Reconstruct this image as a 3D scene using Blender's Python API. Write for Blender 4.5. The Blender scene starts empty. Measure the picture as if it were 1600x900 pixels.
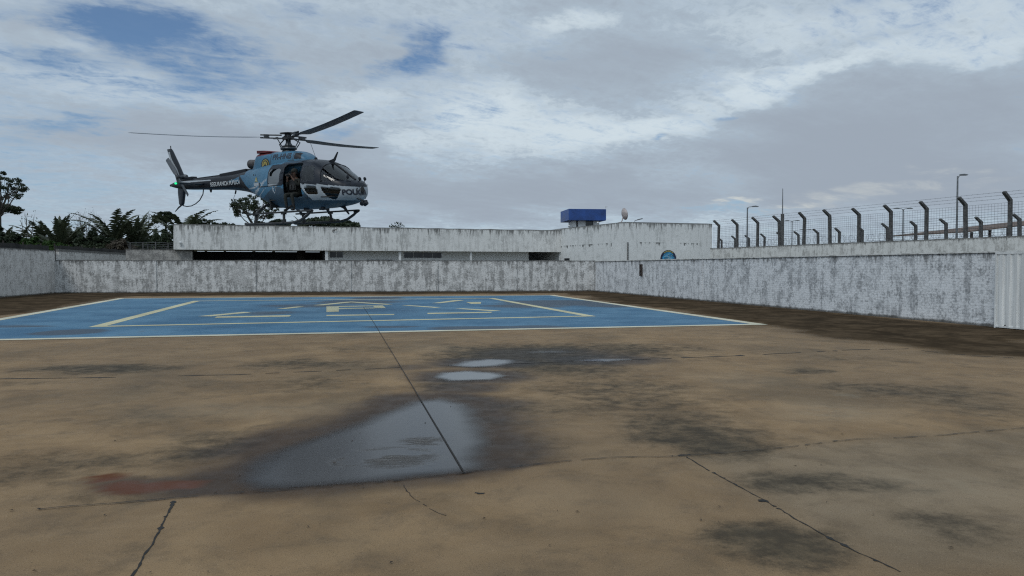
import bpy, bmesh, math, random
import numpy as np
from mathutils import Vector, Matrix

R = math.radians
SC = bpy.context.scene
COL = SC.collection
random.seed(7)
PI = math.pi

# ------------------------------------------------------------------ camera, sky, sun, exposure
FPX = 1150.0                       # focal length in photo pixels (1600 wide)
CAM_H = 1.65
PITCH = math.atan(32 / FPX)
cam_d = bpy.data.cameras.new('camera')
cam_d.sensor_width = 36.0
cam_d.lens = FPX / 1600 * 36.0
cam_d.clip_start = 0.05
cam_d.clip_end = 3000
cam = bpy.data.objects.new('camera', cam_d)
COL.objects.link(cam)
cam.location = (0, 0, CAM_H)
cam.rotation_euler = (PI / 2 - PITCH, 0, 0)
SC.camera = cam
SC.view_settings.view_transform = 'Standard'
SC.view_settings.look = 'None'
SC.view_settings.exposure = 0.28
SC.view_settings.gamma = 1.0
SC.view_settings.use_curve_mapping = False
SC.render.engine = 'CYCLES'
SC.cycles.use_denoising = False
SC.cycles.filter_width = 1.2
SUN_EL, SUN_AZ = R(50), R(207)     # sun behind the camera, veiled by cloud
sun_d = bpy.data.lights.new('sun', 'SUN')
sun_d.energy = 0.7
sun_d.angle = R(18)
sun_d.color = (1.0, 0.95, 0.87)
sun = bpy.data.objects.new('sun', sun_d)
COL.objects.link(sun)
sd = Vector((math.sin(SUN_AZ) * math.cos(SUN_EL), math.cos(SUN_AZ) * math.cos(SUN_EL), math.sin(SUN_EL)))
sun.rotation_euler = sd.to_track_quat('Z', 'Y').to_euler()
sun.location = sd * 50


class NT:
    """small helper for writing node trees"""
    def __init__(self, tree):
        self.t = tree
        tree.nodes.clear()

    def n(self, typ, ins=None, **props):
        nd = self.t.nodes.new(typ)
        for k, v in props.items():
            setattr(nd, k, v)
        for k, v in (ins or {}).items():
            s = nd.inputs[k]
            if isinstance(v, bpy.types.NodeSocket):
                self.t.links.new(v, s)
            elif isinstance(v, bpy.types.Node):
                self.t.links.new(v.outputs[0], s)
            else:
                s.default_value = v
        return nd

    def math(self, op, a, b=0.0, c=0.0, clamp=False):
        return self.n('ShaderNodeMath', {0: a, 1: b, 2: c}, operation=op, use_clamp=clamp).outputs[0]

    def vm(self, op, a, b=(0, 0, 0)):
        nd = self.n('ShaderNodeVectorMath', {0: a, 1: b}, operation=op)
        return nd.outputs['Value'] if op in ('LENGTH', 'DOT_PRODUCT', 'DISTANCE') else nd.outputs[0]

    def ss(self, v, a, b, lo=0.0, hi=1.0):
        nd = self.n('ShaderNodeMapRange', {'Value': v, 'From Min': a, 'From Max': b, 'To Min': lo, 'To Max': hi}, interpolation_type='SMOOTHSTEP')
        return nd.outputs[0]

    def noise(self, vec, scale, detail=4.0, rough=0.55, dist=0.0):
        return self.n('ShaderNodeTexNoise', {'Vector': vec, 'Scale': scale, 'Detail': detail, 'Roughness': rough, 'Distortion': dist})

    def mix(self, f, a, b, blend='MIX'):
        nd = self.n('ShaderNodeMix', data_type='RGBA', blend_type=blend, clamp_factor=True)
        for idx, v in ((0, f), (6, a), (7, b)):
            s = nd.inputs[idx]
            if isinstance(v, bpy.types.NodeSocket):
                self.t.links.new(v, s)
            else:
                s.default_value = (tuple(v) + (1.0,))[:4] if idx else v
        return nd.outputs[2]

    def scale(self, vec, s):
        return self.vm('MULTIPLY', vec, s)

    def sep(self, vec):
        return self.n('ShaderNodeSeparateXYZ', {0: vec})

    def comb(self, x, y, z):
        return self.n('ShaderNodeCombineXYZ', {0: x, 1: y, 2: z}).outputs[0]


def build_world():
    w = bpy.data.worlds.new('World')
    SC.world = w
    w.use_nodes = True
    q = NT(w.node_tree)
    d = q.n('ShaderNodeTexCoord').outputs['Generated']
    s = q.sep(d)
    x, y, z = s.outputs
    zc = q.math('MAXIMUM', z, 0.0)
    el = q.math('ARCSINE', zc)
    az = q.math('ARCTAN2', x, y)
    den = q.math('ADD', zc, 0.16)
    P = q.comb(q.math('DIVIDE', x, den), q.math('DIVIDE', y, den), 0.0)
    sky = q.n('ShaderNodeTexSky', sky_type='NISHITA', sun_disc=False, sun_elevation=SUN_EL, sun_rotation=SUN_AZ, air_density=1.0, dust_density=0.6, ozone_density=1.5)
    n_big = q.noise(P, 0.85, 7, 0.58, 0.4).outputs[0]
    # streaks drawn out along the wind, from upper left to lower right
    rot = q.n('ShaderNodeVectorRotate', {'Vector': P, 'Angle': R(-32)}, rotation_type='Z_AXIS').outputs[0]
    n_mid = q.noise(q.scale(rot, (0.75, 1.7, 1)), 2.0, 9, 0.64, 0.5).outputs[0]
    n_fin = q.noise(q.scale(rot, (0.8, 1.5, 1)), 9.0, 7, 0.68, 0.5).outputs[0]
    n_mot = q.noise(q.scale(P, (1.0, 0.8, 1)), 26.0, 5, 0.68, 0.3).outputs[0]
    wn = q.noise(P, 1.7, 5, 0.6).outputs['Color']
    A = q.comb(az, el, 0.0)
    Aw = q.vm('ADD', A, q.scale(q.vm('SUBTRACT', wn, (0.5, 0.5, 0.5)), (0.26, 0.11, 0)))

    def blobs(lst):
        acc = None
        for (px, py, rx, ry, val) in lst:
            a0 = math.atan((px - 800) / FPX)
            e0 = math.atan((418 - py) / FPX * math.cos(a0))
            v = q.vm('MULTIPLY', q.vm('SUBTRACT', Aw, (a0, e0, 0)), (FPX / rx, FPX / ry, 0))
            m = q.ss(q.vm('LENGTH', v), 1.3, 0.2, 0.0, val)
            acc = m if acc is None else q.math('ADD', acc, m)
        return acc
    blue = blobs(BLUE)
    grey = blobs(GREY)
    white = blobs(WHITE)
    cov = q.math('ADD', q.math('MULTIPLY', n_big, 0.30), q.math('MULTIPLY', n_mid, 0.55))
    cov = q.math('ADD', cov, q.math('MULTIPLY', q.math('SUBTRACT', n_fin, 0.5), 0.62))
    cov = q.math('ADD', cov, q.math('MULTIPLY', q.math('SUBTRACT', n_mot, 0.5), 0.30))
    cov = q.math('SUBTRACT', q.math('ADD', cov, 0.30), q.math('MULTIPLY', blue, 0.26))
    cov = q.math('ADD', cov, q.math('MULTIPLY', grey, 0.15))
    mask = q.ss(cov, 0.33, 0.78, 0.05, 1.0)
    gsum = q.math('ADD', q.math('MULTIPLY', grey, 0.70), q.math('MULTIPLY', q.math('SUBTRACT', n_big, 0.5), 0.9))
    gsum = q.math('ADD', gsum, q.math('MULTIPLY', q.math('SUBTRACT', n_mid, 0.5), 1.0))
    tex = q.math('ADD', q.math('MULTIPLY', q.math('SUBTRACT', n_fin, 0.5), 1.0), q.math('MULTIPLY', q.math('SUBTRACT', n_mot, 0.5), 0.95))
    gsum = q.math('ADD', gsum, q.math('MULTIPLY', tex, q.math('SUBTRACT', 1.0, q.math('MULTIPLY', q.ss(grey, 0.1, 0.9), 0.75))))
    gsum = q.math('SUBTRACT', gsum, q.math('MULTIPLY', white, 0.55))
    gf = q.ss(gsum, -0.65, 0.95)
    cl = q.n('ShaderNodeValToRGB', {0: gf})
    cr = cl.color_ramp
    cr.elements[0].position = 0.0
    cr.elements[0].color = (0.505, 0.58, 0.63, 1)
    cr.elements[1].position = 1.0
    cr.elements[1].color = (0.276, 0.322, 0.382, 1)
    e = cr.elements.new(0.45)
    e.color = (0.335, 0.405, 0.475, 1)
    cream = q.ss(q.math('MULTIPLY', blobs(CREAM), q.ss(n_mid, 0.35, 0.6)), 0.0, 1.0)
    clc = q.mix(cream, cl.outputs[0], (0.52, 0.54, 0.52))
    # brighter overcast overhead and behind (outside the photograph), where the veiled sun stands
    sdv = (sd.x, sd.y, sd.z)
    glow = q.ss(q.vm('DOT_PRODUCT', d, sdv), 0.3, 1.0, 0.0, 0.75)
    clc = q.vm('SCALE', clc, (0, 0, 0))
    clc.node.inputs['Scale'].default_value = 10.0
    q.t.links.new(q.math('MULTIPLY', q.math('ADD', glow, 1.0), 10.0), clc.node.inputs['Scale'])
    skc = q.vm('MULTIPLY', sky.outputs[0], SKY_GAIN)
    skc = q.mix(q.ss(el, 0.30, 0.0, 0.12, 0.6), skc, (2.6, 3.7, 4.9))
    colr = q.mix(mask, skc, clc)
    bg = q.n('ShaderNodeBackground', {'Color': colr, 'Strength': 0.1})
    q.n('ShaderNodeOutputWorld', {'Surface': bg.outputs[0]})


SKY_GAIN = (0.34, 0.50, 0.66)
BLUE = [(225, 28, 95, 48, 1.15), (130, 10, 170, 30, 0.55), (270, 95, 150, 50, .45), (680, 85, 50, 40, 1.1), (120, 150, 200, 70, .35), (640, 110, 60, 22, 0.6), (60, 185, 90, 12, 0.9), (80, 95, 70, 30, 0.6), (380, 110, 110, 40, 0.5), (520, 200, 60, 14, 0.8),
        (80, 300, 240, 50, 0.50), (20, 230, 90, 40, 0.4), (1020, 220, 16, 6, 0.9), (330, 65, 110, 40, 0.5), (1130, 326, 120, 10, 0.7), (1150, 186, 30, 9, 0.8), (480, 20, 100, 20, 0.35), (690, 195, 60, 16, .5), (615, 45, 40, 20, .4)]
GREY = [(330, 225, 300, 45, 0.9), (480, 250, 160, 60, 0.5), (740, 305, 330, 50, 0.95), (1420, 215, 330, 85, 0.95), (1250, 240, 180, 60, 0.5), (930, 120, 170, 45, 0.75), (1480, 110, 220, 50, 0.4), (1060, 70, 160, 40, 0.4),
        (70, 40, 70, 35, 0.6), (1350, 300, 260, 40, 0.5), (560, 90, 140, 40, 0.45), (1560, 320, 160, 60, 0.5), (430, 60, 110, 35, 0.3), (900, 20, 120, 25, .4), (1000, 310, 160, 40, .5)]
WHITE = [(860, 205, 200, 42, 1.0), (1000, 195, 120, 26, 0.8), (1190, 135, 50, 34, 1.3), (1260, 110, 110, 16, 0.8), (1400, 85, 180, 16, 0.7), (900, 45, 70, 22, 0.9), (1200, 45, 220, 30, 0.5), (170, 130, 150, 30, 0.5), (740, 180, 90, 40, 0.7), (560, 150, 70, 20, 0.5),
         (120, 60, 60, 20, .6), (1540, 30, 120, 40, 0.4), (650, 230, 50, 20, .6), (1120, 165, 60, 20, .6)]
CREAM = [(1165, 318, 80, 12, 0.75), (1400, 292, 150, 16, 0.45), (1260, 312, 120, 12, 0.35)]
build_world()

# ------------------------------------------------------------------ measuring helpers
_F = np.array([0, math.cos(PITCH), -math.sin(PITCH)])
_U = np.array([0, math.sin(PITCH), math.cos(PITCH)])
_Rr = np.array([1.0, 0, 0])
_C = np.array([0, 0, CAM_H])


def ray(px, py):
    return (px - 800) / FPX * _Rr + (450 - py) / FPX * _U + _F


def G(px, py, z=0.0):
    """point of the ground seen at a photo pixel"""
    d = ray(px, py)
    return _C + d * ((z - CAM_H) / d[2])


def at(px, py, Y):
    """point at depth Y seen at a photo pixel"""
    d = ray(px, py)
    return _C + d * (Y / d[1])


# ------------------------------------------------------------------ mesh helpers
class MB:
    def __init__(self):
        self.v, self.f, self.m = [], [], []

    def add(self, verts, faces, mi=0):
        b = len(self.v)
        self.v += [tuple(p) for p in verts]
        self.f += [tuple(i + b for i in fc) for fc in faces]
        self.m += [mi] * len(faces)

    def box(self, c, s, rot=None, mi=0):
        hx, hy, hz = s[0] / 2, s[1] / 2, s[2] / 2
        vs = [Vector((x * hx, y * hy, z * hz)) for x in (-1, 1) for y in (-1, 1) for z in (-1, 1)]
        if rot is not None:
            vs = [rot @ p for p in vs]
        c = Vector(c)
        self.add([p + c for p in vs], [(0, 1, 3, 2), (4, 6, 7, 5), (0, 4, 5, 1), (2, 3, 7, 6), (0, 2, 6, 4), (1, 5, 7, 3)], mi)

    def tube(self, pts, r, n=8, mi=0, cap=True):
        pts = [Vector(p) for p in pts]
        rs = r if isinstance(r, (list, tuple)) else [r] * len(pts)
        rings = []
        up = None
        for i, p in enumerate(pts):
            t = (pts[min(i + 1, len(pts) - 1)] - pts[max(i - 1, 0)]).normalized()
            if up is None:
                up = Vector((0, 0, 1)) if abs(t.z) < 0.9 else Vector((1, 0, 0))
            a = t.cross(up).normalized()
            b = a.cross(t).normalized()
            up = b
            rings.append([p + (a * math.cos(2 * PI * k / n) + b * math.sin(2 * PI * k / n)) * rs[i] for k in range(n)])
        vs = [p for rg in rings for p in rg]
        fs = []
        for i in range(len(pts) - 1):
            for k in range(n):
                k2 = (k + 1) % n
                fs.append((i * n + k, i * n + k2, (i + 1) * n + k2, (i + 1) * n + k))
        if cap:
            fs.append(tuple(range(n))[::-1])
            fs.append(tuple((len(pts) - 1) * n + k for k in range(n)))
        self.add(vs, fs, mi)

    def prism(self, poly, o, u, v, depth, mi=0):
        """2D polygon placed with axes u,v at o, extruded by vector depth"""
        o, u, v, dp = Vector(o), Vector(u), Vector(v), Vector(depth)
        n = len(poly)
        a = [o + u * p[0] + v * p[1] for p in poly]
        b = [p + dp for p in a]
        fs = [tuple(range(n)), tuple(range(2 * n - 1, n - 1, -1))] + [(i, i + n, (i + 1) % n + n, (i + 1) % n) for i in range(n)]
        self.add(a + b, fs, mi)

    def lathe(self, prof, c=(0, 0, 0), n=16, mi=0, M=None):
        c = Vector(c)
        vs, fs = [], []
        for (r, z) in prof:
            for k in range(n):
                p = Vector((r * math.cos(2 * PI * k / n), r * math.sin(2 * PI * k / n), z))
                vs.append((M @ p if M is not None else p) + c)
        for i in range(len(prof) - 1):
            for k in range(n):
                k2 = (k + 1) % n
                fs.append((i * n + k, i * n + k2, (i + 1) * n + k2, (i + 1) * n + k))
        fs.append(tuple(range(n))[::-1])
        fs.append(tuple((len(prof) - 1) * n + k for k in range(n)))
        self.add(vs, fs, mi)

    def build(self, name, mats, parent=None, smooth=False, bevel=0.0, fixn=True):
        me = bpy.data.meshes.new(name)
        me.from_pydata(self.v, [], self.f)
        for m in (mats if isinstance(mats, (list, tuple)) else [mats]):
            me.materials.append(m)
        me.polygons.foreach_set('material_index', self.m)
        if fixn:
            bm = bmesh.new()
            bm.from_mesh(me)
            bmesh.ops.recalc_face_normals(bm, faces=bm.faces)
            bm.to_mesh(me)
            bm.free()
        if smooth:
            me.polygons.foreach_set('use_smooth', [True] * len(me.polygons))
        me.update()
        o = bpy.data.objects.new(name, me)
        COL.objects.link(o)
        if parent is not None:
            o.parent = parent
        if bevel > 0:
            b = o.modifiers.new('bevel', 'BEVEL')
            b.width = bevel
            b.segments = 2
            b.limit_method = 'ANGLE'
        return o


def tag(o, label, cat, group=None):
    o['label'] = label
    o['category'] = cat
    if group:
        o['group'] = group
    return o


def struct(o, kind='structure'):
    o['kind'] = kind
    return o


def thing(name, label, cat, loc=(0, 0, 0), rotz=0.0, group=None):
    o = bpy.data.objects.new(name, None)
    COL.objects.link(o)
    o.empty_display_size = 0.3
    o.location = loc
    o.rotation_euler = (0, 0, rotz)
    return tag(o, label, cat, group)


def copy_tree(o, parent=None):
    c = o.copy()
    COL.objects.link(c)
    if parent is not None:
        c.parent = parent
    for ch in [k for k in bpy.data.objects if k.parent == o]:
        copy_tree(ch, c)
    return c


# ------------------------------------------------------------------ materials
def new_mat(name):
    m = bpy.data.materials.new(name)
    m.use_nodes = True
    return m, NT(m.node_tree)


def finish(q, col, rough=0.7, normal=None, **kw):
    ins = {'Base Color': col if isinstance(col, bpy.types.NodeSocket) else tuple(col) + (1,), 'Roughness': rough}
    if normal is not None:
        ins['Normal'] = normal
    ins.update(kw)
    b = q.n('ShaderNodeBsdfPrincipled', ins)
    q.n('ShaderNodeOutputMaterial', {'Surface': b.outputs[0]})
    return b


def simple(name, col, rough=0.6, var=0.18, scale=6.0, metallic=0.0, bump=0.0, spec=0.5):
    """one colour broken up by noise: a little dirt, a little wear"""
    m, q = new_mat(name)
    co = q.n('ShaderNodeTexCoord').outputs['Object']
    n = q.noise(co, scale, 5, 0.6).outputs[0]
    c2 = [max(0, c * (1 - var * 1.6)) for c in col]
    c1 = [min(1, c * (1 + var)) for c in col]
    c = q.mix(q.ss(n, 0.3, 0.7), c2, c1)
    nm = None
    if bump > 0:
        nm = q.n('ShaderNodeBump', {'Strength': bump, 'Distance': 0.02, 'Height': q.noise(co, scale * 8, 4, 0.6).outputs[0]}).outputs[0]
    rr = q.ss(n, 0.2, 0.8, max(0.02, rough - 0.08), min(1, rough + 0.08))
    finish(q, c, rr, nm, **{'Metallic': metallic, 'Specular IOR Level': spec})
    return m


def wall_mat(name, paint, grime, amount=0.5, brick=True, topz=2.1, drip=0.8, basez=0.09, band=None, blotch=1.0, streakw=0.45):
    """whitewashed masonry: brick relief, rain streaks, mould running down from the coping, splashed foot"""
    m, q = new_mat(name)
    co = q.n('ShaderNodeTexCoord').outputs['Object']
    s = q.sep(co)
    flat = q.comb(q.math('ADD', s.outputs[0], q.math('MULTIPLY', s.outputs[1], 0.7)), s.outputs[2], 0.0)
    big = q.noise(flat, 0.45, 5, 0.6).outputs[0]
    mid = q.noise(flat, 2.2, 6, 0.65).outputs[0]
    fine = q.noise(flat, 11.0, 5, 0.7).outputs[0]
    streak = q.noise(q.scale(flat, (3.2, 0.35, 1)), 1.0, 6, 0.68).outputs[0]
    streak2 = q.noise(q.scale(flat, (4.2, 0.35, 1)), 1.0, 6, 0.72).outputs[0]
    streak3 = q.noise(q.scale(flat, (5.0, 0.8, 1)), 1.0, 5, 0.7).outputs[0]
    g = q.math('ADD', q.math('MULTIPLY', big, 0.5 * blotch), q.math('MULTIPLY', mid, 0.45))
    g = q.math('ADD', g, q.math('MULTIPLY', streak, streakw))
    g = q.math('ADD', g, 0.25 * (1 - blotch) + 0.5 * (0.45 - streakw))
    g = q.math('ADD', g, q.math('MULTIPLY', fine, 0.25))
    gf = q.ss(g, 1.03 - 0.5 * amount, 1.20 - 0.5 * amount)
    col = q.mix(q.math('MULTIPLY', gf, 0.8), paint, grime)
    # flaked, rubbed patches of newer white
    col = q.mix(q.math('MULTIPLY', q.ss(q.math('ADD', mid, q.math('MULTIPLY', streak, 0.5)), 0.86, 0.98), 0.55), col, [min(1, p * 1.22) for p in paint])
    # ragged dark pits and chips, larger pale washed areas
    pits = q.noise(q.scale(flat, (7.0, 13.0, 1)), 1.0, 6, 0.75, 0.8).outputs[0]
    col = q.mix(q.ss(pits, 0.55, 0.68, 0, 0.6), col, [c * 0.62 for c in grime])
    col = q.mix(q.math('MULTIPLY', q.ss(q.math('ADD', big, q.math('MULTIPLY', q.math('SUBTRACT', streak, 0.5), 0.8)), 0.50, 0.66), 0.45), col, [min(1, p * 1.18) for p in paint])
    hgt = q.math('ADD', fine, q.math('MULTIPLY', pits, -0.8))
    if brick:
        wv = q.vm('ADD', flat, q.scale(q.noise(flat, 5.0, 3, 0.5).outputs['Color'], (0.16, 0.075, 0)))
        bt = q.n('ShaderNodeTexBrick', {'Vector': wv, 'Scale': 1.0, 'Mortar Size': 0.009, 'Mortar Smooth': 0.8, 'Brick Width': 0.21, 'Row Height': 0.085, 'Bias': 0.0})
        fac = bt.outputs['Fac']
        chip = q.ss(q.math('ADD', fine, q.math('MULTIPLY', mid, 0.6)), 0.72, 0.98)
        lines = q.math('MULTIPLY', fac, q.ss(q.noise(flat, 3.4, 5, 0.7).outputs[0], 0.42, 0.62, 0.0, 0.85))
        col = q.mix(q.math('MULTIPLY', lines, 0.32), col, [c * 0.7 for c in grime])
        col = q.mix(q.math('MULTIPLY', chip, 0.45), col, [c * 0.7 for c in grime])
        hgt = q.math('ADD', q.math('MULTIPLY', fine, 0.7), q.math('MULTIPLY', fac, -0.45))
    # black mould: from the coping downwards, in ragged runs
    zt = q.math('SUBTRACT', topz, s.outputs[2])
    run = q.ss(q.math('SUBTRACT', q.math('MULTIPLY', streak2, drip * 3.4), zt), drip * 1.42, drip * 1.85)
    run2 = q.ss(q.math('SUBTRACT', q.math('MULTIPLY', fine, 0.30), zt), 0.03, 0.12)
    run = q.math('MAXIMUM', q.math('MULTIPLY', run, 0.75), q.math('MULTIPLY', run2, 0.8))
    col = q.mix(run, col, (0.055, 0.055, 0.052))
    # splashed foot
    ft = q.ss(q.math('ADD', s.outputs[2], q.math('MULTIPLY', mid, -basez * 2.0)), 0.03, -basez * 0.75)
    col = q.mix(q.math('MULTIPLY', ft, 0.85), col, (0.05, 0.046, 0.038))
    if band:
        for (zlo, zhi, x0, x1) in band:
            zz = q.math('SUBTRACT', zhi, s.outputs[2])
            r3 = q.ss(q.math('SUBTRACT', q.math('MULTIPLY', streak3, (zhi - zlo) * 6.0), zz), (zhi - zlo) * 2.75, (zhi - zlo) * 3.2)
            r3 = q.math('MULTIPLY', r3, q.math('GREATER_THAN', zz, 0.0))
            r3 = q.math('MULTIPLY', r3, q.math('MULTIPLY', q.math('GREATER_THAN', s.outputs[0], x0), q.math('LESS_THAN', s.outputs[0], x1)))
            col = q.mix(q.math('MULTIPLY', r3, 0.85), col, (0.06, 0.062, 0.06))
    nm = q.n('ShaderNodeBump', {'Strength': 0.6 if brick else 0.25, 'Distance': 0.012, 'Height': hgt}).outputs[0]
    finish(q, col, 0.85, nm, **{'Specular IOR Level': 0.25})
    return m


M_farwall = wall_mat('whitewashed_brick', (0.65, 0.65, 0.64), (0.20, 0.20, 0.195), 0.56, True, 2.14, 0.7, blotch=0.55, streakw=0.85)
M_rightwall = wall_mat('whitewashed_brick_clean', (0.70, 0.715, 0.73), (0.22, 0.23, 0.24), 0.50, True, 2.1, 0.55, blotch=0.55, streakw=0.8)
M_leftwall = wall_mat('whitewashed_render', (0.66, 0.645, 0.62), (0.25, 0.24, 0.225), 0.45, True, 2.75, 0.5, blotch=0.6, streakw=0.8)
M_backwall = wall_mat('stained_render', (0.64, 0.64, 0.62), (0.22, 0.215, 0.20), 0.50, False, 3.08, 0.5, blotch=0.6, streakw=0.9)
M_block = wall_mat('bare_block', (0.40, 0.385, 0.36), (0.16, 0.155, 0.15), 0.6, True, 2.99, 0.4)
M_slab = wall_mat('painted_parapet', (0.66, 0.66, 0.645), (0.32, 0.32, 0.31), 0.52, False, 4.83, 1.15, basez=0.05, blotch=0.3, streakw=1.1)
M_annex = wall_mat('annex_render', (0.64, 0.65, 0.645), (0.36, 0.37, 0.365), 0.42, False, 4.98, 1.0, blotch=0.3, streakw=1.0,
                   band=[(3.12, 3.52, 1.2, 3.3), (3.18, 3.50, 4.6, 6.4), (3.1, 3.5, -4.2, -0.2)])
M_innerwall = wall_mat('inner_render', (0.74, 0.75, 0.75), (0.33, 0.33, 0.32), 0.3, False, 3.2, 0.1)
M_white = simple('white_paint', (0.62, 0.63, 0.63), 0.5, 0.12, 3)
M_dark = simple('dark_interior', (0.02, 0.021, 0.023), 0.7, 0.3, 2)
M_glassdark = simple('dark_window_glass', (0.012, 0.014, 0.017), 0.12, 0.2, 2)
M_concpost = simple('weathered_concrete_post', (0.085, 0.085, 0.085), 0.85, 0.35, 9, bump=0.4)
M_wire = simple('galvanised_wire', (0.10, 0.105, 0.11), 0.5, 0.2, 4, metallic=0.3)
M_rust = simple('rusty_iron', (0.045, 0.032, 0.028), 0.8, 0.4, 12)
M_black = simple('black_paint', (0.012, 0.013, 0.016), 0.45, 0.3, 6)
M_blue = simple('blue_metal_panel', (0.012, 0.055, 0.22), 0.45, 0.22, 0.9)
M_pole = simple('grey_steel_pole', (0.16, 0.17, 0.18), 0.5, 0.2, 3, metallic=0.5)
M_dish = simple('dish_paint', (0.42, 0.37, 0.36), 0.6, 0.25, 4)
M_tile = simple('old_brown_roof', (0.13, 0.09, 0.07), 0.85, 0.4, 1.5)
M_gate = None


def gate_mat():
    m, q = new_mat('white_corrugated_steel')
    co = q.n('ShaderNodeTexCoord').outputs['Object']
    n = q.noise(q.scale(co, (6, 6, 0.5)), 1.0, 5, 0.65).outputs[0]
    n2 = q.noise(co, 9.0, 5, 0.7).outputs[0]
    c = q.mix(q.ss(n, 0.35, 0.7), (0.55, 0.56, 0.555), (0.74, 0.745, 0.73))
    c = q.mix(q.math('MULTIPLY', q.ss(n2, 0.66, 0.74), 0.6), c, (0.14, 0.08, 0.045))
    finish(q, c, 0.45)
    return m


M_gate = gate_mat()


# ------------------------------------------------------------------ ground
def nhash(ix, iy, seed):
    h = (ix.astype(np.int64) * 374761393 + iy.astype(np.int64) * 668265263 + seed * 1442695041) & 0x7fffffff
    h = (h ^ (h >> 13)) * 1274126177 & 0x7fffffff
    return ((h ^ (h >> 16)) & 0xffff) / 65535.0


def vnoise(x, y, seed=0):
    ix, iy = np.floor(x), np.floor(y)
    fx, fy = x - ix, y - iy
    fx, fy = fx * fx * (3 - 2 * fx), fy * fy * (3 - 2 * fy)
    a = nhash(ix, iy, seed)
    b = nhash(ix + 1, iy, seed)
    c = nhash(ix, iy + 1, seed)
    d = nhash(ix + 1, iy + 1, seed)
    return (a * (1 - fx) + b * fx) * (1 - fy) + (c * (1 - fx) + d * fx) * fy


def fbm(x, y, seed=0, octs=4):
    s, a, t = 0, 1.0, 0
    for k in range(octs):
        s = s + a * vnoise(x * 2 ** k + 17.3 * k, y * 2 ** k - 9.1 * k, seed + k)
        t += a
        a *= 0.55
    return s / t


def poly_sd(x, y, poly):
    """signed distance to polygon, positive inside"""
    d = np.full(x.shape, 1e9)
    ins = np.zeros(x.shape, bool)
    n = len(poly)
    for i in range(n):
        ax, ay = poly[i][:2]
        bx, by = poly[(i + 1) % n][:2]
        ex, ey = bx - ax, by - ay
        wx, wy = x - ax, y - ay
        t = np.clip((wx * ex + wy * ey) / (ex * ex + ey * ey + 1e-12), 0, 1)
        d = np.minimum(d, np.hypot(wx - ex * t, wy - ey * t))
        c = ((ay <= y) & (by > y)) | ((by <= y) & (ay > y))
        with np.errstate(divide='ignore', invalid='ignore'):
            xi = ax + (y - ay) / (by - ay + 1e-15) * ex
        ins ^= c & (x < xi)
    return np.where(ins, d, -d)


def sstep(a, b, v):
    t = np.clip((v - a) / (b - a), 0, 1)
    return t * t * (3 - 2 * t)


def GP(*pts):
    return [tuple(G(px, py)[:2]) for px, py in pts]


def ell(x, y, px, py, rx, ry):
    """soft elliptical patch on the ground, measured at a photo pixel"""
    c = G(px, py)
    a = abs(G(px + rx, py)[0] - c[0])
    b = (G(px, max(py - ry, 424))[1] - G(px, py + ry)[1]) / 2
    return np.hypot((x - c[0]) / a, (y - c[1]) / b)


PUDDLE = GP((392, 768), (372, 752), (388, 727), (430, 700), (500, 678), (560, 662), (620, 640), (640, 628), (690, 622), (735, 632), (752, 655), (757, 690), (750, 715), (757, 734), (727, 741), (640, 752), (520, 764), (450, 770))
STAINS = [  # algae-dark patches: px, py, rx, ry, strength
    (1210, 845, 150, 50, 1.0), (1250, 748, 130, 24, 0.85), (1090, 680, 150, 34, 0.85), (1400, 760, 80, 20, .3), (1480, 820, 110, 40, 0.55), (960, 606, 170, 26, 0.5), (1030, 640, 190, 26, 0.4),
    (1420, 612, 190, 24, 0.5), (1270, 578, 60, 8, 0.7), (150, 577, 150, 9, 0.9), (470, 568, 130, 12, 0.7), (490, 600, 110, 14, 0.5), (780, 552, 150, 20, 0.75),
    (900, 548, 170, 20, 0.65), (880, 575, 140, 14, 0.7), (60, 730, 170, 40, 0.5), (330, 700, 130, 40, 0.5), (250, 650, 200, 30, 0.3), (700, 600, 70, 14, 0.5), (1330, 700, 90, 16, 0.2), (1560, 650, 130, 30, 0.3),
    (120, 780, 170, 22, 0.35), (1050, 545, 110, 12, 0.4), (1150, 700, 110, 20, .3), (560, 545, 120, 8, .35), (650, 780, 160, 16, .25), (1550, 740, 120, 30, .25), (870, 700, 80, 30, .25),
    (1340, 560, 140, 8, .35), (300, 600, 130, 10, .25), (820, 640, 120, 22, .35), (40, 600, 90, 10, .35)]
PALES = [(1300, 645, 120, 22, 0.5), (1420, 745, 160, 40, 0.45), (1160, 590, 110, 14, 0.35), (300, 640, 150, 18, 0.35), (700, 545, 90, 8, 0.4), (480, 640, 130, 18, 0.3), (900, 780, 160, 40, 0.2), (1330, 622, 18, 4, .8)]


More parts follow.
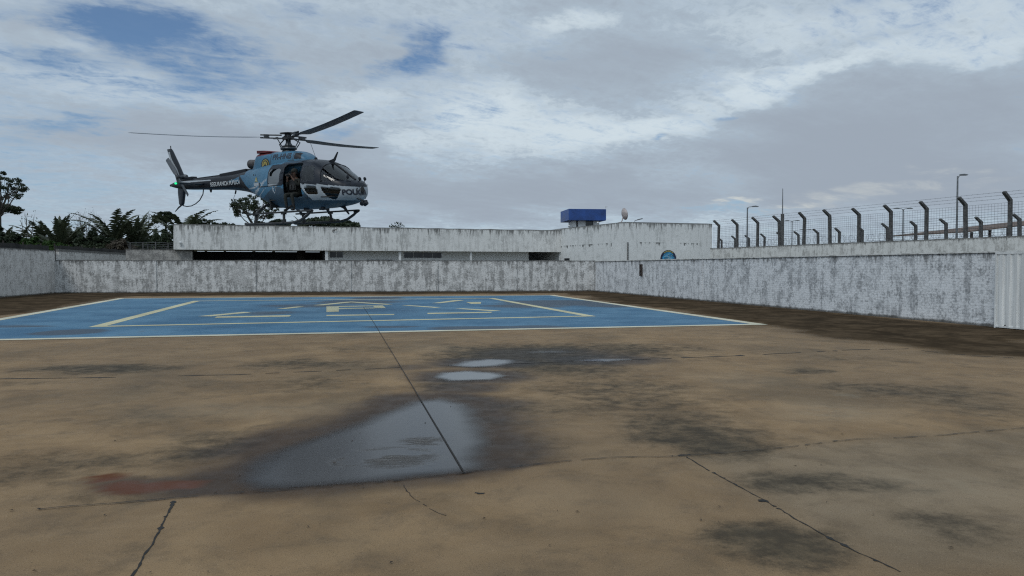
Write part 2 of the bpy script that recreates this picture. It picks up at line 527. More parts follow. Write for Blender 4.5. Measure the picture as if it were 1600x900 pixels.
def ground_fields(x, y):
    wx = x + (fbm(x * 0.9, y * 0.9, 11) - 0.5) * 1.1
    wy = y + (fbm(x * 0.9, y * 0.9, 23) - 0.5) * 1.1
    fx = x + (fbm(x * 4, y * 4, 31) - 0.5) * 0.16
    fy = y + (fbm(x * 4, y * 4, 37) - 0.5) * 0.16
    near = np.clip(y / 14.0, 0.35, 1.0)
    wx = x + (wx - x) * near
    wy = y + (wy - y) * near
    st = np.zeros_like(x)
    for px, py, rx, ry, v in STAINS:
        st = st + v * sstep(1.25, 0.2, ell(wx, wy, px, py, rx, ry))
    pale = np.zeros_like(x)
    for px, py, rx, ry, v in PALES:
        pale = pale + v * sstep(1.2, 0.2, ell(wx, wy, px, py, rx, ry))
    # wet ground round the puddles
    sd_ = poly_sd(fx, fy, PUDDLE)
    wet = sstep(-0.95, -0.18, sd_ + (fbm(x * 1.3, y * 1.3, 51) - 0.5) * 0.8)
    lip = GP((80, 797), (270, 780), (380, 771), (630, 752), (725, 741), (760, 736), (950, 717), (1000, 900), (0, 900))
    below = sstep(-0.05, 0.05, poly_sd(fx, fy, lip))           # the next slab stands a little higher: damp only along its edge
    wet = wet * (1 - below) + below * sstep(-0.34, 0.0, poly_sd(fx, fy, PUDDLE)) * 0.8
    for px, py, rx, ry, v in ((735, 588, 105, 13, 1), (760, 567, 95, 9, 1), (940, 562, 110, 9, .9), (860, 553, 130, 10, .6), (725, 606, 70, 10, .9), (250, 757, 130, 16, .85), (640, 574, 40, 5, .6)):
        wet = np.maximum(wet, v * sstep(1.25, 0.6, ell(fx, fy, px, py, rx, ry)))
    # mossy black margin by the walls
    marg = GP((930, 452), (1640, 520), (1640, 560), (1480, 548), (1330, 532), (1210, 512), (1100, 492), (960, 472), (880, 458), (500, 460.5), (200, 463), (0, 494), (-150, 515), (-200, 470), (87, 456))
    ms = poly_sd(wx, wy, marg)
    moss = sstep(-1.9, 1.5, ms + (fbm(x * 0.7, y * 0.7, 61) - 0.5) * 2.2)
    red = sstep(1.15, 0.75, np.minimum(np.minimum(ell(fx, fy, 165, 748, 24, 8), ell(fx, fy, 215, 761, 62, 11)), ell(fx, fy, 270, 759, 55, 7)) + (fbm(x * 5, y * 5, 71) - .5) * 1.0)
    # the greyer slab at the right
    gs = sstep(-0.3, 0.3, poly_sd(x, y, GP((1075, 714), (1330, 689), (1700, 662), (1900, 900), (1405, 895), (1270, 827), (1140, 752))))
    return dict(stain=np.clip(st, 0, 1.2), wet=np.clip(wet, 0, 1), moss=moss, pale=np.clip(pale, 0, 1), red=red, slab=gs)


def grid_mesh(name, xs, ys, z, mat, fields, keep=None):
    X, Y = np.meshgrid(xs, ys)
    nx, ny = len(xs), len(ys)
    co = np.stack([X, Y, np.full_like(X, z)], -1).reshape(-1, 3)
    i = np.arange(nx - 1)[None, :] + (np.arange(ny - 1) * nx)[:, None]
    fc = np.stack([i, i + 1, i + 1 + nx, i + nx], -1).reshape(-1, 4)
    if keep is not None:
        kv = keep(co[:, 0], co[:, 1])
        fc = fc[kv[fc].all(1)]
        used = np.unique(fc)
        remap = np.zeros(len(co), int)
        remap[used] = np.arange(len(used))
        co, fc = co[used], remap[fc]
    me = bpy.data.meshes.new(name)
    me.vertices.add(len(co))
    me.vertices.foreach_set('co', co.ravel())
    me.loops.add(len(fc) * 4)
    me.loops.foreach_set('vertex_index', fc.ravel())
    me.polygons.add(len(fc))
    me.polygons.foreach_set('loop_start', np.arange(len(fc)) * 4)
    me.update(calc_edges=True)
    for k, v in fields(co[:, 0], co[:, 1]).items():
        a = me.attributes.new(k, 'FLOAT', 'POINT')
        a.data.foreach_set('value', v.astype(np.float32))
    me.materials.append(mat)
    o = bpy.data.objects.new(name, me)
    COL.objects.link(o)
    return o


def concrete_mat():
    m, q = new_mat('yard_concrete')
    co = q.n('ShaderNodeTexCoord').outputs['Object']
    at_ = lambda k: q.n('ShaderNodeAttribute', attribute_name=k).outputs['Fac']
    stain, wet, moss, pale, red, slab = [at_(k) for k in ('stain', 'wet', 'moss', 'pale', 'red', 'slab')]
    n0 = q.noise(co, 0.22, 4, 0.5).outputs[0]
    n1 = q.noise(co, 0.9, 6, 0.62, 0.5).outputs[0]
    n2 = q.noise(co, 4.5, 7, 0.68).outputs[0]
    n3 = q.noise(co, 34.0, 5, 0.7).outputs[0]
    n4 = q.noise(co, 160.0, 2, 0.6).outputs[0]
    n6 = q.noise(co, 0.33, 7, 0.66, 0.8).outputs[0]
    n7 = q.noise(co, 75.0, 3, 0.65).outputs[0]
    n5 = q.noise(co, 2.0, 9, 0.74, 0.3).outputs[0]
    trowel = q.noise(q.scale(co, (1.2, 7.0, 1)), 1.0, 6, 0.65, 0.4).outputs[0]
    base = q.mix(q.ss(n1, 0.3, 0.7), (0.205, 0.132, 0.069), (0.310, 0.207, 0.112))
    base = q.mix(q.ss(n0, 0.35, 0.65, 0, 0.5), base, (0.172, 0.122, 0.076))
    base = q.mix(q.math('MULTIPLY', slab, 0.6), base, q.mix(q.ss(n1, 0.3, 0.7), (0.165, 0.130, 0.088), (0.240, 0.192, 0.134)))
    base = q.mix(q.ss(n5, 0.46, 0.70, 0, 0.60), base, (0.108, 0.078, 0.050))
    base = q.mix(q.ss(n6, 0.46, 0.68, 0, 0.50), base, (0.098, 0.076, 0.050))
    base = q.mix(q.ss(n7, 0.60, 0.66, 0, 0.55), base, (0.060, 0.046, 0.032))
    base = q.mix(q.ss(n7, 0.37, 0.31, 0, 0.40), base, (0.44, 0.34, 0.23))
    base = q.mix(q.ss(n4, 0.54, 0.66, 0, 0.6), base, (0.085, 0.062, 0.042))
    base = q.mix(q.ss(n4, 0.42, 0.28, 0, 0.35), base, (0.42, 0.31, 0.20))
    base = q.mix(q.math('MULTIPLY', pale, q.ss(n2, 0.35, 0.65, 0.1, 0.7)), base, (0.31, 0.26, 0.19))
    # light scuffs and dark specks
    base = q.mix(q.math('MULTIPLY', q.ss(q.math('ADD', n2, q.math('MULTIPLY', n3, 0.5)), 0.92, 1.05), 0.35), base, (0.34, 0.28, 0.20))
    base = q.mix(q.ss(n3, 0.55, 0.75, 0, 0.22), base, (0.10, 0.085, 0.07))
    # algae
    sm = q.math('ADD', q.math('MULTIPLY', stain, 0.85), q.math('MULTIPLY', q.math('SUBTRACT', n2, 0.5), 1.3))
    sm = q.math('ADD', sm, q.math('MULTIPLY', q.math('SUBTRACT', n5, 0.5), 0.9))
    sm = q.math('ADD', sm, q.math('MULTIPLY', q.math('SUBTRACT', n3, 0.5), 0.5))
    sm = q.math('MULTIPLY', q.ss(sm, -0.05, 0.90), q.ss(stain, 0.0, 0.45))
    base = q.mix(q.math('MULTIPLY', sm, 0.88), base, q.mix(q.ss(n2, 0.4, 0.6), (0.056, 0.046, 0.030), (0.036, 0.031, 0.023)))
    mm = q.ss(q.math('ADD', q.math('MULTIPLY', moss, 1.15), q.math('MULTIPLY', q.math('SUBTRACT', n1, 0.5), 1.1)), 0.15, 0.95)
    base = q.mix(q.math('MULTIPLY', mm, 0.88), base, q.mix(q.ss(q.math('ADD', q.math('MULTIPLY', n1, .6), q.math('MULTIPLY', n2, .4)), 0.42, 0.62), (0.022, 0.018, 0.014), (0.072, 0.053, 0.036)))
    wetc = q.mix(1.0, base, (0.21, 0.175, 0.15), 'MULTIPLY')
    base = q.mix(wet, base, wetc)
    base = q.mix(q.math('MULTIPLY', red, 0.9), base, (0.095, 0.028, 0.009))
    rough = q.math('SUBTRACT', q.ss(n2, 0.3, 0.7, 0.62, 0.80), q.math('MULTIPLY', wet, 0.16))
    h = q.math('ADD', q.math('MULTIPLY', n3, 0.6), q.math('MULTIPLY', n4, 0.5))
    h = q.math('ADD', h, q.math('MULTIPLY', n2, 0.8))
    bs = q.math('SUBTRACT', 0.35, q.math('MULTIPLY', wet, 0.22))
    nm = q.n('ShaderNodeBump', {'Strength': bs, 'Distance': 0.006, 'Height': h}).outputs[0]
    finish(q, base, rough, nm, **{'Specular IOR Level': q.math('SUBTRACT', q.math('ADD', 0.10, q.math('MULTIPLY', wet, 0.12)), q.math('MULTIPLY', mm, 0.12))})
    return m


M_conc = concrete_mat()


def soil_mat():
    m, q = new_mat('dark_soil_and_grass')
    co = q.n('ShaderNodeTexCoord').outputs['Object']
    n = q.noise(co, 0.3, 6, 0.65).outputs[0]
    n2 = q.noise(co, 5.0, 5, 0.65).outputs[0]
    c = q.mix(q.ss(n, 0.4, 0.6), (0.05, 0.06, 0.025), (0.10, 0.075, 0.05))
    c = q.mix(q.ss(n2, 0.5, 0.7, 0, 0.5), c, (0.04, 0.05, 0.02))
    finish(q, c, 0.9)
    return m


mb = MB()
mb.add([(-900, -300, -0.06), (900, -300, -0.06), (900, 1500, -0.06), (-900, 1500, -0.06)], [(0, 1, 2, 3)])
struct(mb.build('ground', soil_mat()))

WFL = np.array([-29.42, 47.43])      # wall corners on the ground
WFR = np.array([5.80, 51.28])
WRE = np.array([13.43, 20.16])       # right wall where the gate stands
dirR = (WRE - WFR) / np.linalg.norm(WRE - WFR)
WR2 = WRE + dirR * 14
dirL = np.array([1.32, -7.07]) / math.hypot(1.32, 7.07)
WL2 = WFL + dirL * 42
yard_poly = [tuple(WFL), tuple(WFR), tuple(WR2), (WR2[0], -14), (WL2[0], -14), tuple(WL2)]
ys = np.concatenate([np.arange(-14, 2.4, 0.8), np.arange(2.4, 9, 0.07), np.arange(9, 21, 0.12), np.arange(21, 53, 0.25)])
xs = np.concatenate([np.arange(-31, -14, 0.25), np.arange(-14, 12, 0.10), np.arange(12, 25, 0.25)])
yard = grid_mesh('pavement', xs, ys, 0.0, M_conc, ground_fields, lambda x, y: poly_sd(x, y, yard_poly) > -0.35)
struct(yard)


# saw-cut joints and cracks in the slab: thin dark fillets
def crack(name, pts, w, jit=0.0, seed=0, step=0.16, breaks=0.0, z=0.003):
    rng = random.Random(seed)
    P = [Vector(G(*p)) for p in pts]
    line = []
    for a, b in zip(P[:-1], P[1:]):
        n = max(2, int((b - a).length / step))
        for i in range(n):
            line.append(a.lerp(b, i / n))
    line.append(P[-1])
    off = 0.0
    mb = MB()
    prev = None
    for i, p in enumerate(line):
        t = (line[min(i + 1, len(line) - 1)] - line[max(i - 1, 0)]).normalized()
        nrm = Vector((-t.y, t.x, 0))
        off = off * 0.8 + rng.uniform(-jit, jit)
        ww = w * rng.uniform(0.45, 1.5) if jit else w
        if rng.random() < 0.05 and jit:
            ww *= 2.6
        c = p + nrm * off
        cur = (c - nrm * ww / 2 + Vector((0, 0, z)), c + nrm * ww / 2 + Vector((0, 0, z)))
        if jit and rng.random() < 0.10:
            r_ = ww * rng.uniform(0.5, 1.3)
            cc = c + nrm * rng.choice((-1, 1)) * ww * 0.6
            mb.add([cc + Vector((r_ * math.cos(k * 1.2566 + i) * rng.uniform(.4, 1), r_ * math.sin(k * 1.2566 + i) * rng.uniform(.4, 1), z + 0.0012 + (i % 3) * 0.0004)) for k in range(5)], [(0, 1, 2, 3, 4)])
        if prev and rng.random() >= breaks:
            mb.add([prev[0], cur[0], cur[1], prev[1]], [(0, 1, 2, 3)])
        prev = cur
    return struct(mb.build(name, M_crack))


M_crack = simple('crack_dirt', (0.017, 0.016, 0.015), 0.95, 0.3, 8)
crack('pavement_joint', [(568, 480), (585, 506), (650, 614), (725, 740)], 0.013, 0, 1, z=0.0135)
crack('pavement_crack', [(60, 798), (150, 790), (272, 780), (380, 770), (520, 761), (630, 751), (725, 740), (762, 735), (880, 722), (950, 716), (1075, 713), (1200, 703), (1330, 688), (1460, 682), (1640, 666)], 0.010, 0.010, 2, 0.07, 0.12, z=0.0095)
crack('pavement_crack', [(0, 592), (180, 590), (370, 586), (480, 581), (570, 577), (625, 574)], 0.045, 0.02, 3, 0.2, 0.15)
crack('pavement_crack', [(700, 571), (860, 566), (1000, 562), (1130, 557), (1240, 552), (1330, 547), (1420, 545)], 0.05, 0.02, 4, 0.2, 0.3)
crack('pavement_crack', [(271, 783), (256, 815), (241, 848), (222, 875), (200, 908), (150, 990)], 0.012, 0.004, 5, 0.03, 0.0)
crack('pavement_crack', [(1072, 714), (1140, 752), (1210, 792), (1270, 827), (1335, 860), (1405, 894), (1500, 945)], 0.010, 0.006, 6, 0.04, 0.05)
crack('pavement_crack', [(632, 758), (646, 777), (662, 788), (676, 798), (697, 806)], 0.005, 0.01, 8, 0.05, 0.1)
crack('pavement_crack', [(742, 770), (757, 771)], 0.022, 0.01, 9, 0.03)
crack('pavement_crack', [(1060, 712), (1080, 711)], 0.035, 0.01, 10, 0.03)
crack('pavement_crack', [(1440, 548), (1520, 556), (1600, 560)], 0.03, 0.02, 12, 0.15, 0.2)


# helipad paint
def pad_mat(name, c1, c2, dirt, wear=0.5):
    m, q = new_mat(name)
    co = q.n('ShaderNodeTexCoord').outputs['Object']
    n1 = q.noise(co, 0.45, 6, 0.62).outputs[0]
    n2 = q.noise(co, 3.0, 6, 0.68).outputs[0]
    n3 = q.noise(co, 18.0, 4, 0.7).outputs[0]
    c = q.mix(q.ss(n1, 0.32, 0.68), c1, c2)
    c = q.mix(q.ss(n2, 0.45, 0.75, 0, 0.5), c, [v * 0.72 for v in c1])
    w = q.math('ADD', q.math('MULTIPLY', n1, 0.6), q.math('ADD', q.math('MULTIPLY', n2, 0.5), q.math('MULTIPLY', n3, 0.22)))
    c = q.mix(q.ss(w, 0.98 - 0.28 * wear, 1.06 - 0.16 * wear, 0, 0.75), c, dirt)
    nm = q.n('ShaderNodeBump', {'Strength': 0.2, 'Distance': 0.004, 'Height': n3}).outputs[0]
    return m, q, c, nm


def pad_blue():
    m, q, c, nm = pad_mat('blue_court_paint', (0.030, 0.108, 0.195), (0.080, 0.190, 0.290), (0.120, 0.150, 0.165), 0.85)
    dk = q.n('ShaderNodeAttribute', attribute_name='dirt').outputs['Fac']
    co = q.n('ShaderNodeTexCoord').outputs['Object']
    n = q.noise(q.scale(co, (0.6, 1.6, 1)), 1.3, 6, 0.7, 0.6).outputs[0]
    f = q.math('MULTIPLY', q.ss(q.math('ADD', dk, q.math('MULTIPLY', q.math('SUBTRACT', n, 0.5), 1.3)), 0.12, 0.55), q.ss(dk, 0.0, 0.2))
    c = q.mix(q.math('MULTIPLY', f, 0.85), c, (0.022, 0.036, 0.055))
    rg = q.math('SUBTRACT', 0.62, q.math('MULTIPLY', f, 0.12))
    finish(q, c, rg, nm, **{'Specular IOR Level': 0.2})
    return m


def pad_line(name, c1, c2):
    m, q, c, nm = pad_mat(name, c1, c2, (0.22, 0.20, 0.15), 0.75)
    finish(q, c, 0.65, nm, **{'Specular IOR Level': 0.3})
    return m


PFL, PFR, PBR, PBL = [np.array(G(*p)[:2]) for p in ((-231, 537), (1200, 507.5), (865, 461.2), (185, 466.3))]


def bil(u, v):
    return (PFL * (1 - u) + PFR * u) * (1 - v) + (PBL * (1 - u) + PBR * u) * v


def pad_fields(x, y):
    d = np.zeros_like(x)
    for px, py, rx, ry, v in ((110, 519, 60, 6, 1.0), (880, 473, 110, 5, 1.0), (820, 478, 80, 4, .7), (560, 472, 90, 4, .7), (590, 466, 50, 2, 1), (760, 513, 110, 4, 1.0), (840, 511, 80, 3, .6), (610, 511, 60, 2, .6), (480, 478, 90, 4, .5), (20, 510, 80, 3, .5), (420, 489, 60, 4, .5), (950, 478, 60, 3, .7), (310, 512, 120, 2, .3)):
        d = np.maximum(d, v * sstep(1.2, 0.3, ell(x, y, px, py, rx, ry)))
    return dict(dirt=d)


nu, nv = 110, 110
U, V = np.meshgrid(np.linspace(0, 1, nu), np.linspace(0, 1, nv))
pc = bil(U[..., None], V[..., None])
me = bpy.data.meshes.new('helipad_paint')
i = (np.arange(nu - 1)[None, :] + (np.arange(nv - 1) * nu)[:, None])
me.from_pydata([(p[0], p[1], 0.0045) for p in pc.reshape(-1, 2)], [], [tuple(int(k) for k in f) for f in np.stack([i, i + 1, i + 1 + nu, i + nu], -1).reshape(-1, 4)])
dd = pad_fields(pc[..., 0].ravel(), pc[..., 1].ravel())
aa = me.attributes.new('dirt', 'FLOAT', 'POINT')
aa.data.foreach_set('value', dd['dirt'].astype(np.float32))
me.materials.append(pad_blue())
o = bpy.data.objects.new('helipad_paint', me)
COL.objects.link(o)
struct(o)

M_linew = pad_line('white_line_paint', (0.47, 0.45, 0.34), (0.62, 0.59, 0.46))
M_liney = pad_line('cream_line_paint', (0.43, 0.40, 0.25), (0.57, 0.54, 0.35))


def frame_lines(quad, w, mat, name, z):
    """a painted border along a quad, w metres wide, mitred, outer edge on the quad"""
    c = sum(quad) / 4
    inner = []
    n = 4
    for i in range(n):
        p, a, b = quad[i], quad[i - 1], quad[(i + 1) % n]
        d1, d2 = (a - p) / np.linalg.norm(a - p), (b - p) / np.linalg.norm(b - p)
        s = abs(d1[0] * d2[1] - d1[1] * d2[0])
        inner.append(p + (d1 + d2) * w / s)
    mb = MB()
    for i in range(n):
        j = (i + 1) % n
        segs = 14
        for k in range(segs):
            t0, t1 = k / segs, (k + 1) / segs
            q4 = [quad[i] * (1 - t0) + quad[j] * t0, quad[i] * (1 - t1) + quad[j] * t1, inner[i] * (1 - t1) + inner[j] * t1, inner[i] * (1 - t0) + inner[j] * t0]
            mb.add([(p[0], p[1], z) for p in q4], [(0, 1, 2, 3)])
    return struct(mb.build(name, mat))


frame_lines([PFL, PFR, PBR, PBL], 0.36, M_linew, 'helipad_line', 0.0085)
IN = [np.array(G(*p)[:2]) for p in ((138, 511.5), (932, 494.5), (772, 466.0), (302, 470.3))]
frame_lines(IN, 0.36, M_liney, 'helipad_line', 0.0088)
marks = [[(309, 494.4), (330, 494.6), (393, 488.4), (380, 487.7)], [(335, 497.0), (339, 494.9), (455, 492.8), (452, 495.0), (410, 495.6)], [(432, 482.9), (447, 482.9), (476, 479.4), (464, 479.2)],
         [(489, 477.3), (504, 477.3), (549, 472.6), (549, 471.5), (541, 471.9)], [(549, 471.5), (549, 472.6), (603, 476.4), (614, 475.7)],
         [(510, 479.2), (529.5, 478.9), (529.5, 487.3), (510, 487.8)], [(529.5, 478.5), (582, 477.6), (582, 478.8), (529.5, 479.8)], [(582, 477.6), (598, 477.6), (603, 481.7), (586, 481.7)],
         [(529.5, 481.9), (586, 480.8), (586, 482.1), (529.5, 483.3)], [(510, 492.5), (616, 491.0), (616, 492.4), (510, 494.1)],
         [(627, 477.4), (640, 477.2), (689, 480.5), (680, 481.2)], [(675, 473.9), (688, 474.0), (726, 469.4), (711, 469.1)], [(728, 472.3), (752, 472.2), (751, 474.9), (736, 475.0)],
         [(711, 482.6), (724, 482.2), (783, 485.5), (769, 486.5)], [(668, 489.2), (768, 487.7), (768, 489.0), (668, 491.0)]]
mb = MB()
for mk in marks:
    mb.add([(G(*p)[0], G(*p)[1], 0.0092) for p in mk], [tuple(range(len(mk)))])
struct(mb.build('helipad_line', M_liney))


# standing water
def puddle_mat():
    m, q = new_mat('puddle_water')
    dep = q.n('ShaderNodeAttribute', attribute_name='depth').outputs['Fac']
    rip = q.n('ShaderNodeAttribute', attribute_name='ripple').outputs['Fac']
    co = q.n('ShaderNodeTexCoord').outputs['Object']
    wv = q.noise(q.scale(co, (2.0, 8.0, 1)), 2.4, 4, 0.6, 1.2).outputs[0]
    fl = q.noise(co, 1.2, 3, 0.5).outputs[0]
    nm = q.n('ShaderNodeBump', {'Strength': q.math('ADD', 0.03, q.math('MULTIPLY', rip, 1.8)), 'Distance': 0.03, 'Height': q.math('ADD', q.math('MULTIPLY', wv, 1.0), fl)}).outputs[0]
    b = q.n('ShaderNodeBsdfPrincipled', {'Base Color': (0.040, 0.036, 0.034, 1), 'Roughness': q.n('ShaderNodeAttribute', attribute_name='chop').outputs['Fac'], 'IOR': 1.333, 'Normal': nm})
    tr = q.n('ShaderNodeBsdfTransparent')
    mx = q.n('ShaderNodeMixShader', {0: dep, 1: tr.outputs[0], 2: b.outputs[0]})
    q.n('ShaderNodeOutputMaterial', {'Surface': mx.outputs[0]})
    return m


M_water = puddle_mat()


def puddle(poly, soft, res, seed=0, cut=None, z=0.006, gain=1.0, ripple=None, chop=0.10):
    xs_ = np.arange(min(p[0] for p in poly) - soft, max(p[0] for p in poly) + soft, res)
    ys_ = np.arange(min(p[1] for p in poly) - soft, max(p[1] for p in poly) + soft, res)

    def dep(x, y):
        s = poly_sd(x, y, poly) + (fbm(x * 1.6, y * 1.6, seed) - 0.5) * soft * 0.8
        return s

    def fld(x, y):
        d = sstep(-soft * 0.35, soft, dep(x, y)) * gain
        if cut is not None:
            d = d * sstep(0.0, 0.05, -poly_sd(x, y, cut))
        r = np.zeros_like(x)
        for px, py, rx, ry in ripple or []:
            r = np.maximum(r, sstep(1.2, 0.2, ell(x, y, px, py, rx, ry)))
        r = r * sstep(0.47, 0.60, fbm(x * 3.0, y * 6.5, 91, 5))
        return dict(depth=d, ripple=r, chop=chop * (1 - 0.75 * r))
    return struct(grid_mesh('puddle', xs_, ys_, z, M_water, fld, lambda x, y: dep(x, y) > -soft * 0.4))


LIP = GP((0, 802), (272, 780.5), (380, 770.5), (630, 751.5), (725, 740.5), (762, 735.5), (950, 716.5), (1000, 900), (0, 1000))
puddle(PUDDLE, 0.26, 0.04, 3, LIP, ripple=[(612, 715, 75, 17), (550, 722, 35, 9), (660, 690, 40, 8)], chop=0.22)
puddle(GP((678, 590), (690, 583), (730, 580), (775, 583), (790, 588), (770, 594), (700, 596)), 0.16, 0.05, 5, chop=0.06)
puddle(GP((700, 572), (725, 565), (765, 561), (800, 563), (806, 568), (780, 573), (735, 575)), 0.20, 0.05, 6, chop=0.06)
puddle(GP((900, 564), (930, 560.5), (985, 560.5), (990, 563), (950, 566)), 0.20, 0.06, 7, chop=0.06)
puddle(GP((815, 550), (860, 548.5), (900, 549), (880, 551.5), (830, 552)), 0.4, 0.08, 8, gain=0.6)


# ------------------------------------------------------------------ walls
def wall_run(name, label, a, b, h, th, mat, side=1, coping=None, cat='wall', pil=None, z0=-0.05, sub=0.9):
    """wall from a to b on the ground; local x along the wall, local -y faces the yard"""
    a, b = np.array(a[:2]), np.array(b[:2])
    L = float(np.linalg.norm(b - a))
    ang = math.atan2(b[1] - a[1], b[0] - a[0])
    t = thing(name, label, cat, (a[0], a[1], 0), ang)
    rng = random.Random(int(L * 100))
    n = max(2, int(L / sub))
    # a slightly uneven top edge
    tops = [h + rng.uniform(-0.012, 0.012) for _ in range(n + 1)]
    m = MB()
    vs, fs = [], []
    for i in range(n + 1):
        x = L * i / n
        vs += [(x, 0, z0), (x, 0, tops[i]), (x, th * side, tops[i]), (x, th * side, z0)]
    for i in range(n):
        p, r = i * 4, i * 4 + 4
        fs += [(p, r, r + 1, p + 1), (p + 1, r + 1, r + 2, p + 2), (p + 2, r + 2, r + 3, p + 3)]
    fs += [(0, 1, 2, 3), tuple(n * 4 + k for k in (3, 2, 1, 0))]
    m.add(vs, fs)
    m.build('masonry', mat, t)
    if pil:
        for xx in pil:
            k = MB()
            k.box((xx, -0.035 * side, h / 2 - 0.03), (0.26, 0.075, h - 0.06))
            k.build('pilaster', mat, t, bevel=0.008)
    if coping:
        k = MB()
        k.box((L / 2, th * side / 2, h + coping / 2 - 0.014), (L, th + 0.07, coping))
        k.build('coping', M_backwall if coping < 0.05 else M_concpost, t)
    return t, L, ang


far_t, L, ang = wall_run('perimeter_wall', 'grey stained whitewashed brick wall right behind the blue helipad', WFL, WFR, 2.14, 0.18, M_farwall, 1, pil=[0.14, 6.1, 12.4, 18.6, 24.4, 29.8, L if False else 35.2])
right_t, Lr, angr = wall_run('perimeter_wall', 'long white brick wall running along the right side of the yard up to the gate', WFR, WR2, 2.08, 0.18, M_rightwall, 1, pil=[15.2], coping=0.04)
left_t, Ll, angl = wall_run('perimeter_wall', 'taller white wall at the left edge of the yard under the dark netting', WL2, WFL, 2.74, 0.18, M_leftwall, 1)
wall_run('perimeter_wall', 'white wall with black mould patches behind the far wall, left of the bare block wall', (-29.45, 47.55), (-32.4, 62.3), 2.84, 0.18, M_leftwall, -1)
wall_run('block_wall', 'bare grey block wall under the left end of the long parapet', (-28.05, 53.5), (-23.8, 54.85), 2.98, 0.18, M_block, 1)

# hole with iron frame in the right wall
k = np.array(WFR) + dirR * 7.9
fr = thing('meter_box', 'small rusty open iron box frame set on the white right wall', 'meter box', (k[0], k[1], 1.20), angr)
mb = MB()
for dx in (-0.12, 0.12):
    mb.box((dx, -0.05, 0.30), (0.05, 0.09, 0.68))
for dz in (-0.02, 0.30, 0.62):
    mb.box((0, -0.05, dz), (0.19, 0.088, 0.06))
mb.build('iron_frame', M_rust, fr, bevel=0.004)
mb = MB()
mb.box((0, -0.012, 0.30), (0.20, 0.02, 0.60))
mb.build('back_panel', simple('box_back', (0.22, 0.2, 0.19), 0.8), fr)
mb = MB()
mb.box((0, -0.06, 0.10), (0.14, 0.07, 0.09))
mb.build('switch', M_black, fr, bevel=0.004)

# corrugated gate
gt = thing('metal_gate', 'white corrugated metal gate at the right edge of the yard', 'gate', (WRE[0] - 0.16, WRE[1], 0.0), angr)
mb = MB()
pit, dep_, W = 0.22, 0.035, 3.2
prof = []
x = 0.05
while x < W - 0.05:
    prof += [(x, 0), (x + 0.07, 0), (x + 0.10, -dep_), (x + 0.19, -dep_)]
    x += pit
vs, fs = [], []
for (x, y) in prof:
    vs += [(x, y - 0.03, 0.06), (x, y - 0.03, 2.00)]
for i in range(len(prof) - 1):
    fs.append((2 * i, 2 * i + 2, 2 * i + 3, 2 * i + 1))
mb.add(vs, fs)
sh = mb.build('corrugated_sheet', M_gate, gt)
so = sh.modifiers.new('solid', 'SOLIDIFY')
so.thickness = 0.004
mb = MB()
mb.box((0.025, -0.03, 1.03), (0.05, 0.06, 2.06))
mb.box((W - 0.025, -0.03, 1.03), (0.05, 0.06, 2.06))
mb.box((W / 2, -0.03, 2.035), (W - 0.10, 0.062, 0.05))
mb.box((W / 2, -0.03, 0.045), (W - 0.10, 0.062, 0.05))
mb.build('gate_frame', M_gate, gt, bevel=0.004)
for xx in (0.35, W - 0.35):
    mb = MB()
    mb.lathe([(0.05, -0.02), (0.06, -0.015), (0.06, 0.015), (0.05, 0.02)], (xx, -0.03, 0.05), 14, M=Matrix.Rotation(PI / 2, 3, 'X'))
    mb.build('wheel', M_rust, gt)

# ------------------------------------------------------------------ security wall and fences behind the right wall
A2, D2 = np.array([14.9, 55.0]), np.array([8.1, -22.0])
U2 = D2 / np.linalg.norm(D2)
L2 = float(np.linalg.norm(D2))
sec_t, _, ang2 = wall_run('security_wall', 'taller stained white wall carrying the fence posts behind the right wall', A2 + U2 * 0.1, A2 + D2 * 1.3, 3.08, 0.2, M_backwall, -1)


